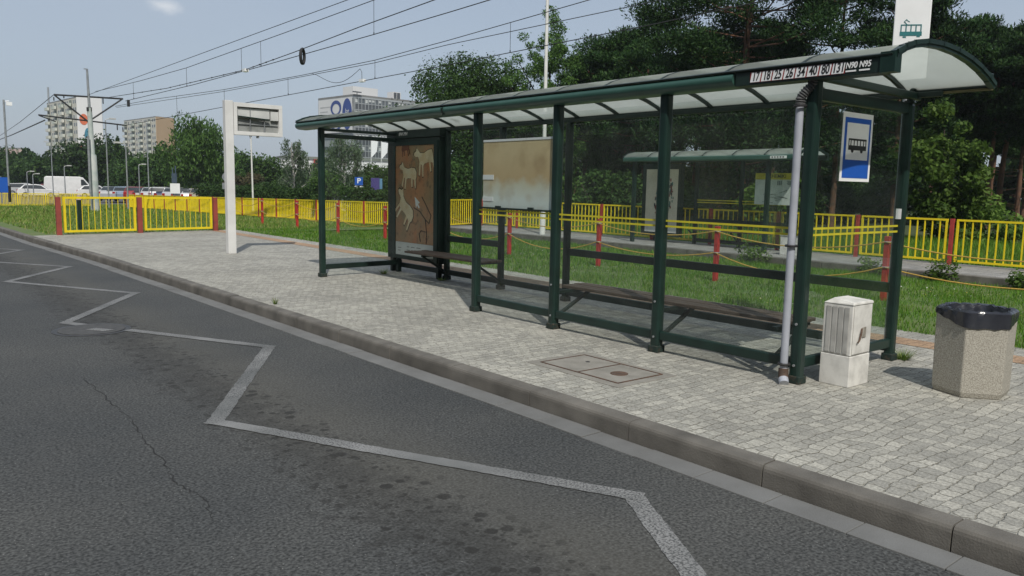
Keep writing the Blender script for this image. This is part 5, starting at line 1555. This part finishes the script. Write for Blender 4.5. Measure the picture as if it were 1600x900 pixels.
def pine(seed, h, w, label, low=.42, n=9000, nb=26, group=None, lm=L_PINE, tr=.17, leaf=.11, dead=6, bark=BARK_P, name='pine_tree', full=0):
    rg = np.random.default_rng(seed); q = MB()
    tp = trunk(q, h * .95, tr, rg, .05, 8, .3)
    cl = []
    for i in range(nb):
        t = low + (1 - low) * (i + rg.random()) / nb
        f = math.sin(math.pi * min(1, max(.12, (1 - (t - low) / (1 - low)) * .80 + .14)))
        f = max(f, full * (1 if t < .93 else .7))
        a = rg.uniform(0, 6.28); L_ = w / 2 * f * rg.uniform(.55, 1.05)
        z = h * t; zi = min(z, h * .9)
        j = zi / (h * .95) * 7; j0 = min(int(j), 6); bx_, by_ = np.array(tp[j0][:2]) + (np.array(tp[j0 + 1][:2]) - np.array(tp[j0][:2])) * (j - j0)
        ex, ey = bx_ + L_ * math.cos(a), by_ + L_ * math.sin(a); ez = z + L_ * rg.uniform(.0, .35)
        q.tube([(bx_, by_, zi), ((bx_ + ex) / 2, (by_ + ey) / 2, (zi + ez) / 2 - .05 * L_), (ex, ey, ez)], [.05, .035, .012], 5, False)
        cl.append(((ex, ey, ez), w * .15 * rg.uniform(.7, 1.2)))
        cl.append(((bx_ + (ex - bx_) * .62 + rg.normal() * .25, by_ + (ey - by_) * .62 + rg.normal() * .25, z + (ez - z) * .6 + .1), w * .13 * rg.uniform(.6, 1.1)))
        if rg.random() < .6: cl.append(((ex + rg.normal() * .5, ey + rg.normal() * .5, ez + rg.uniform(-.1, .45)), w * .10 * rg.uniform(.7, 1.2)))
    for i in range(dead):
        z = h * rg.uniform(.05, low); a = rg.uniform(0, 6.28); L_ = rg.uniform(.5, 1.6)
        q.tube([(0, 0, z), (L_ * math.cos(a), L_ * math.sin(a), z + rg.uniform(-.2, .3))], [.022, .006], 4, False)
    n = int(n * 2.1); p, nn = clumpcloud(cl, n, rg, .55, .35)
    lv = leaf_quads(p, leaf * rg.uniform(.6, 1.35, n), rg, .30, None, 1, nn * .7 + np.array([0, 0, .55]))
    return tree_things(name, label, 'tree', group, q, bark, lv, lm)


def spruce(seed, h, w, label, n=5000, leaf=.3):
    rg = np.random.default_rng(seed); q = MB(); trunk(q, h * .97, .14, rg, .01)
    t = 1 - np.sqrt(rg.random(n)); a = rg.integers(0, 9, n) * .698 + rg.normal(size=n) * .16 + np.floor(t * 13) * .37; rr = w / 2 * (1 - t) * rg.random(n) ** .6
    p = np.stack([rr * np.cos(a), rr * np.sin(a), h * (.06 + .94 * t) - rr * .35 + rg.normal(size=n) * .06], 1)
    lv = leaf_quads(p, leaf * rg.uniform(.6, 1.3, n), rg, .35)
    return tree_things('spruce_tree', label, 'tree', None, q, BARK, lv, L_DARK)


def shrub(seed, h, w, lm, label, n=4000, leaf=.10, group=None, name='shrub', cat='shrub', nclump=24, cr=.28, up_=.5, sr=.04, bark=BARK):
    rg = np.random.default_rng(seed); q = MB()
    for i in range(5):
        a = rg.uniform(0, 6.28); q.tube([(0, 0, 0), (.2 * w * math.cos(a), .2 * w * math.sin(a), h * .4), (.33 * w * math.cos(a), .33 * w * math.sin(a), h * .75)], [sr, sr * .75, sr * .25], 5, False)
    cl = []
    for i in range(nclump):
        a = rg.uniform(0, 6.28); k = math.sqrt(rg.random()); z = rg.uniform(.12, .88)
        f = math.sqrt(max(.1, 1 - (z - .35) ** 2 / .45)); cl.append(((w / 2 * k * f * .8 * math.cos(a), w / 2 * k * f * .8 * math.sin(a), h * z), min(h, w) * cr * rg.uniform(.5, 1.0)))
    p, nn = clumpcloud(cl, n, rg, .85)
    p[:, 2] = np.abs(p[:, 2])
    lv = leaf_quads(p, leaf * rg.uniform(.6, 1.3, n), rg, .55, nn * .6 + np.array([0, 0, up_]), .8)
    t = thing(name, label, cat, (0, 0, 0), group)
    q.build('stems', bark, t); mesh_np('foliage', lv, quads(len(lv) // 4), lm, t)
    return t


def put(t, b_, d, z=-.86, rz=None):
    x, y = bd(b_, d); t.location = (x, y, z); t.rotation_euler = (0, 0, rnd.uniform(0, 6.28) if rz is None else rz); return t


# left background
put(weeping(11, 10.0, 8.6, L_MID, 'large drooping tree in full leaf right of the tan apartment block', n=13000, leaf=.22, dens=60), 17.7, 96)
put(broadleaf(12, 8.9, 10.0, L_DARK, 'broad dark tree rising before the white gable behind the mast', n=9000, leaf=.26, low=.12), 11.7, 140)
put(spruce(13, 8.6, 5.0, 'dark pointed conifer right of the tram mast'), 13.0, 132)
put(broadleaf(14, 7.0, 6.5, L_DARK, 'small dark tree at the far left edge beside the camera pole', n=4000, leaf=.3), 7.2, 170)
put(broadleaf(15, 5.6, 7.0, L_DARK, 'rounded dark tree behind the short lamp posts at the left', n=4000, leaf=.28, low=.05), 8.5, 150)
put(broadleaf(16, 6.4, 6.0, L_DARK, 'dark tree just left of the white van roof', n=4000, leaf=.28, low=.05), 9.6, 150)
put(broadleaf(17, 6.0, 7.0, L_DARK, 'low dark tree at the foot of the tan apartment block', n=5000, leaf=.24, low=.05), 14.6, 120)
put(broadleaf(18, 6.8, 5.0, L_DARK, 'thin dark tree between the tan block and the drooping tree', n=3500, leaf=.22, low=.05), 15.8, 108)
put(broadleaf(19, 6.2, 5.5, L_DARK, 'round green tree just right of the white information post', n=5000, leaf=.2, low=.05), 19.7, 110)
put(broadleaf(20, 6.4, 6.6, L_MID, 'wide mid green tree between the two white poles', n=5500, leaf=.2, low=.05), 20.9, 112)
put(broadleaf(21, 5.5, 5.0, L_MID, 'low green tree right of the thin white pole', n=4000, leaf=.2, low=.05), 22.1, 110)
put(shrub(22, 3.2, 5.2, L_BROWN, 'brownish round shrub behind the hedge near the thin pole', n=3500, leaf=.16), 20.7, 92)
put(shrub(23, 2.4, 4.2, L_DARK, 'dark green round shrub right of the thin white pole', n=3000, leaf=.16), 22.3, 90)
put(weeping(24, 7.2, 3.2, L_GREY, 'slender airy birch left of the near shelter', BARK_B, n=3600, leaf=.13, dens=34, name='birch_tree'), 23.8, 78)
put(weeping(25, 5.4, 2.0, L_GREY, 'small thin birch next to the shelter end post', BARK_B, n=1500, leaf=.12, dens=20, name='birch_tree'), 25.0, 84)
put(weeping(26, 7.6, 4.6, L_GREY, 'grey green drooping birch in front of the office windows', BARK_B, n=6500, leaf=.14, dens=44, name='birch_tree'), 27.2, 82)
put(shrub(27, 3.6, 4.4, L_MID, 'rounded green shrub under the birch before the office', n=4500, leaf=.13), 26.0, 74)
put(shrub(28, 4.6, 6.0, L_MID, 'large dome shaped green shrub behind the purple board', n=7000, leaf=.14), 30.2, 86)
put(shrub(29, 3.0, 4.0, L_MID, 'low green shrub behind the parking sign', n=4000, leaf=.13), 28.4, 84)
# the right hand background: wood edge
put(broadleaf(31, 10.8, 8.6, L_DARK, 'big dense dark green tree filling the sky gap left of the tall white column', n=75000, leaf=.085, nclump=95, low=.10, cr=.185, tr=.3), 35.6, 50)
put(broadleaf(32, 13.0, 6.4, L_MID, 'loose light green tree behind the tall white column', n=38000, leaf=.065, nclump=190, low=.10, cr=.08, shape='poplar'), 41.4, 47)
put(pine(33, 10.6, 6.5, 'mid sized bushy pine right of the light green tree', low=.16, n=22000, nb=48), 46.2, 47)
put(pine(34, 9.2, 5.6, 'dark pine filling in between the bushy pine and the big pine', low=.14, n=20000, nb=44), 48.0, 44)
put(pine(35, 13.8, 9.2, 'biggest broad pine, its crown cut by the top of the view', low=.24, n=42000, nb=84, leaf=.10, tr=.26, full=.92), 54.9, 39)
put(pine(36, 12.6, 6.5, 'airy pine with bare limbs right of the biggest pine', low=.38, n=8500, nb=22), 60.6, 42)
put(pine(37, 11.6, 6.4, 'dense pine directly behind the white tram sign', low=.28, n=20000, nb=42), 64.3, 43)
put(pine(38, 10.6, 5.6, 'pine whose top stands just right of the white tram sign', low=.50, n=16000, nb=34), 67.2, 46)
put(pine(39, 10.4, 5.6, 'pointed pine left of the right edge, above the roof end', low=.52, n=16000, nb=34), 70.2, 47)
put(pine(40, 10.6, 5.0, 'pine at the right edge of the view', low=.52, n=10000, nb=24), 72.2, 44)
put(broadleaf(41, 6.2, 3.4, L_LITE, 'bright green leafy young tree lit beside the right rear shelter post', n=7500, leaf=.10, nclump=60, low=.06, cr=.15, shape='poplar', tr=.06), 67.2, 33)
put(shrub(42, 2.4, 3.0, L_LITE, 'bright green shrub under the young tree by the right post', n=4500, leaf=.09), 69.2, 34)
put(shrub(43, 3.0, 3.2, L_LITE, 'bright green bush between the tram shelter posts', n=4500, leaf=.09), 57.2, 36)
put(shrub(44, 3.4, 4.2, L_MID, 'leafy bush glimpsed left of the tram shelter', n=5000, leaf=.10), 44.2, 42)
put(shrub(45, 4.0, 4.0, L_DARK, 'dark bush seen behind the advertising box', n=5000, leaf=.10), 35.2, 42)
put(shrub(46, 1.6, 3.0, L_DARK, 'bush behind the yellow railing at the right edge', n=4000, leaf=.09), 71.6, 36)
# inside of the wood: repeated pines and undergrowth
protos = [pine(50 + i, h, w, 'dark pine deep in the wood behind the platform railing', low=lo, n=12000, nb=30, group='pines inside the wood', dead=9)
          for i, (h, w, lo) in enumerate(((11.0, 5.0, .50), (11.8, 5.6, .46), (10.4, 4.6, .54), (11.4, 5.2, .48)))]
spots = []
rg_ = random.Random(21)
tries = 0
while len(spots) < 46 and tries < 4000:
    tries += 1
    b_, d = rg_.uniform(37, 76), rg_.uniform(44, 82)
    x, y = bd(b_, d)
    if all((x - a) ** 2 + (y - c) ** 2 > 9 for a, c, *_ in spots): spots.append((x, y, b_, d))
for i, (x, y, b_, d) in enumerate(spots):
    sc_ = rg_.uniform(.84, 1.0) * (1.0 if d < 60 else 1.1)
    if 57 < b_ < 63: sc_ *= .70
    if b_ >= 63: sc_ *= .84
    if b_ < 44: sc_ *= .60 + .035 * max(0, b_ - 37)
    o = protos[i] if i < 4 else copy_tree(protos[i % 4])
    o.location = (x, y, -.06); o.rotation_euler = (0, 0, rg_.uniform(0, 6.28)); o.scale = (sc_, sc_, sc_)
for o in list(C.objects):
    pass
us = [shrub(60 + i, 2.6, 3.6, (L_DARK, L_MID, L_DARK)[i], 'leafy bush of the shaded undergrowth in the wood', n=3200, leaf=.11, group='undergrowth bushes of the wood') for i in range(3)]
for i in range(34):
    b_, d = rg_.uniform(40, 66), rg_.uniform(37, 66)
    o = us[i] if i < 3 else copy_tree(us[i % 3])
    x, y = bd(b_, d); o.location = (x, y, -.06); o.rotation_euler = (0, 0, rg_.uniform(0, 6.28)); s_ = rg_.uniform(.6, 1.25); o.scale = (s_, s_, s_)

# unseen leaf masses, added beside and behind the viewer to darken the shelter glass reflections
rg = np.random.default_rng(70)
n = 34000
t_ = rg.random(n); along_ = t_ * 170 - 60
px = -30 + rg.normal(size=n) * 1.6; pz = rg.random(n) ** .7 * (16 + 2.2 * np.sin(along_ * .35) + 1.6 * np.sin(along_ * .9)) - .8
p = np.stack([px, along_, pz], 1)
m_ = 46000
p2_ = np.stack([rg.uniform(-30, 190, m_), -36 + rg.normal(size=m_) * 1.8, rg.random(m_) ** .85 * 25 - .8], 1)
p = np.concatenate([p, p2_]); n = len(p)
struct(mesh_np('unseen_mirror_trees', leaf_quads(p, rg.uniform(.6, 1.15, n), rg, .65), quads(n), L_DARK), 'stuff')

# far masses nobody could count
rg = np.random.default_rng(77)
n = 30000
b_ = np.radians(rg.uniform(33, 80, n)); d = rg.uniform(84, 100, n); z = rg.random(n) ** .9 * (7.5 + 2 * np.sin(b_ * 40) + 1.5 * np.sin(b_ * 97)) - .3
z *= np.clip((np.degrees(b_) - 32) / 10, .45, 1)
p = np.stack([d * np.sin(b_), d * np.cos(b_), z], 1)
struct(mesh_np('far_wood', leaf_quads(p, rg.uniform(.25, .6, n), rg, .6), quads(n), L_DARK), 'stuff')
n = 26000
b_ = np.radians(rg.uniform(4, 34, n)); d = rg.uniform(150, 185, n); z = rg.random(n) * (5.0 + 1.3 * np.sin(b_ * 60) + 1.0 * np.sin(b_ * 143)) - .9
p = np.stack([d * np.sin(b_), d * np.cos(b_), z], 1)
struct(mesh_np('far_treeline', leaf_quads(p, rg.uniform(.25, .6, n), rg, .6), quads(n), L_DARK), 'stuff')


def hedge(name, label, a, c, w, z0, z1, n, leaf, lm, seed):
    rg = np.random.default_rng(seed); a, c = np.array([*a, 0.]), np.array([*c, 0.]); L_ = np.linalg.norm(c - a); u = (c - a) / L_; s = np.array([-u[1], u[0], 0])
    t = rg.random(n); k = rg.uniform(-1, 1, n); zz_ = rg.random(n) ** .6
    top = z1 - z0 + .12 * np.sin(t * L_ * 1.3) + .08 * np.sin(t * L_ * 4.1) + .05 * rg.normal(size=n)
    p = a + u * (t * L_)[:, None] + s * (k * w / 2 * (1 - .25 * zz_ ** 4))[:, None]; p[:, 2] = z0 + zz_ * top
    th = thing(name, label, 'hedge', (0, 0, 0))
    mesh_np('foliage', leaf_quads(p, leaf * rg.uniform(.6, 1.3, n), rg, .6), quads(n), lm, th)
    q = MB()
    for i in range(int(L_ / 1.2)):
        e = a + u * (.6 + 1.2 * i); q.tube([(e[0], e[1], z0), (e[0] + rg.normal() * .1, e[1] + rg.normal() * .1, z0 + (z1 - z0) * .75)], [.04, .015], 5, False)
    q.build('stems', BARK, th)
    return th


hedge('clipped_hedge', 'long dark clipped hedge behind the yellow railing, left of the gap with parked cars', (24.5, 76), (25.5, 55.5), 1.6, -.86, 1.15, 15000, .10, L_DARK, 5)
hedge('clipped_hedge', 'shorter dark clipped hedge below the parking sign, right of the gap', (25.2, 48.5), (26.2, 36), 1.6, -.86, 1.22, 14000, .085, L_DARK, 6)

# grass of the verges: short blades, thinner with distance
L_GRASS = leaf_mat('grass blades', [(.070, .160, .020), (.112, .218, .032), (.160, .262, .042), (.23, .265, .07), (.34, .31, .13)], .3, .6)
rg = np.random.default_rng(9)


def blades(x0, x1, y0, y1, n, h, w, patchy=.5):
    x = rg.uniform(x0, x1, n) if not callable(x0) else None
    y = rg.uniform(y0, y1, n)
    f = .5 + .5 * np.sin(x * 2.1 + 1.3 * np.sin(y * 1.7)) * np.sin(y * 1.9 + np.sin(x * 2.7))
    keep = rg.random(n) > patchy * (1 - f) * .8
    x, y, f = x[keep], y[keep], f[keep]; n = len(x)
    z = np.where(y > 27.2, np.interp(y, [27, 65, 80], [-.03, -.50, -.70]), np.where(x > 20, -.06, np.interp(x, [9.7, 12, 17.5], [-.015, -.05, -.16])))
    hh = h * rg.uniform(.5, 1.3, n) * (.6 + .7 * f); a = rg.uniform(0, 6.28, n); ln_ = rg.uniform(.1, .8, n) * hh
    dx, dy = np.cos(a), np.sin(a); ww = w * rg.uniform(.6, 1.3, n)
    b1 = np.stack([x - dy * ww, y + dx * ww, z], 1); b2 = np.stack([x + dy * ww, y - dx * ww, z], 1); tp = np.stack([x + dx * ln_, y + dy * ln_, z + hh], 1)
    return np.stack([b1, b2, tp], 1).reshape(-1, 3)


near_ = [blades(9.66, 17.45, -6, 1.0, 26000, .075, .007), blades(9.66, 17.45, 1.0, 12, 62000, .075, .006), blades(9.60, 9.85, 1.0, 26, 3500, .06, .006), blades(9.74, 17.45, 12, 27.5, 42000, .085, .010)]
gv = [blades(4.1, 17.5, 26.6, 46, 52000, .10, .015), blades(3.6, 17.4, 45, 72, 26000, .14, .035)]
near_.append(blades(20.35, 31, -2, 27, 60000, .20, .012, .3))
gv = np.concatenate(gv)
L_NEAR = leaf_mat('watered grass blades', [(.045, .130, .010), (.080, .195, .018), (.120, .245, .028), (.20, .27, .05)], .35, .6)
near_ = np.concatenate(near_)
struct(mesh_np('grass', near_, np.arange(len(near_)).reshape(-1, 3), L_NEAR, k=3), 'stuff')
struct(mesh_np('verge_grass', gv, np.arange(len(gv)).reshape(-1, 3), L_GRASS, k=3), 'stuff')
nf = 900
fx, fy = rg.uniform(9.9, 15.5, nf), rg.uniform(2.5, 16, nf)
pt = (np.sin(fx * 1.9 + fy) + np.sin(fy * 1.3) + rg.normal(size=nf) * .6) > .5
fx, fy = fx[pt], fy[pt]; nf = len(fx)
fz = np.interp(fx, [9.7, 12, 17.5], [-.015, -.05, -.16]) + rg.uniform(.05, .11, nf)
p = np.stack([fx, fy, fz], 1)
struct(mesh_np('wild_flowers', leaf_quads(p, rg.uniform(.010, .02, nf), rg, .9, np.tile([0, 0, 2.0], (nf, 1)), .5), quads(nf), leaf_mat('small petals', [(.62, .62, .55), (.60, .60, .52), (.60, .45, .04)], .2)), 'stuff')
# weeds at the platform edge and shelter feet
wd_ = [((17.3, 8.6), .42, .8, 'tall leafy weeds at the platform edge right of the red post'), ((17.25, 7.2), .5, .7, 'spindly weeds at the platform edge above the litter bin'), ((17.2, 11.6), .55, 1.3, 'thick nettle clump at the platform edge behind the bench'),
       ((17.2, 5.6), .4, .7, 'low weeds at the platform edge at the right side')]
for i, (xy, h, w, lb) in enumerate(wd_):
    t = shrub(80 + i, h, w, L_LITE, lb, n=420, up_=1.6, leaf=.045, name='weed', cat='weed', nclump=14, cr=.35, sr=.006, bark=mat('green stem', (.08, .14, .03), None, 5, .7))
    t.location = (xy[0], xy[1], -.15)


def tuft(seed, x, y, r, h, n, label):
    rg = np.random.default_rng(seed)
    t = thing('grass_tuft', label, 'weed', (x, y, 0))
    a = rg.uniform(0, 6.28, n); d = r * .35 * rg.random(n); k = rg.uniform(.3, 1.0, n); hh = h * rg.uniform(.5, 1.1, n)
    c = np.stack([d * np.cos(a), d * np.sin(a), np.zeros(n)], 1); sd = np.stack([-np.sin(a), np.cos(a), np.zeros(n)], 1) * .004
    tp = c + np.stack([np.cos(a) * r * k, np.sin(a) * r * k, hh], 1)
    mesh_np('blades', np.stack([c - sd, c + sd, tp], 1).reshape(-1, 3), np.arange(3 * n).reshape(-1, 3), L_GRASS, t, 3)


tuft(91, 8.0, 3.62, .17, .11, 150, 'grass tuft growing at the foot of the right rear shelter post')
tuft(92, 7.35, 12.78, .12, .10, 80, 'grass tuft growing under the left end pane')
tuft(93, 4.25, 10.3, .07, .10, 40, 'tiny grass tuft growing in the kerb joint')
tuft(94, 7.7, 11.4, .13, .06, 70, 'flat grass tuft under the advertising box')
# white sticker on the rear corner post
q = MB(); q.box((BX - .052, Y1 - .03, 1.40), (BX - .046, Y1 + .02, 1.50)); q.build('sticker', WHITE_S, sh)

# ------------------------------------------------------------------ thin summer haze
hb = MB(); hb.box((-715, -715, -1.9), (715, 715, 44))
hm = bpy.data.materials.new('summer haze'); hm.use_nodes = True
n, l = hm.node_tree.nodes, hm.node_tree.links; n.clear()
ho = n.new('ShaderNodeOutputMaterial'); hv = n.new('ShaderNodeVolumePrincipled')
hv.inputs['Color'].default_value = (.82, .88, .95, 1); hv.inputs['Density'].default_value = .00035; hv.inputs['Anisotropy'].default_value = .2
l.new(hv.outputs[0], ho.inputs['Volume'])
struct(hb.build('haze', hm), 'stuff')
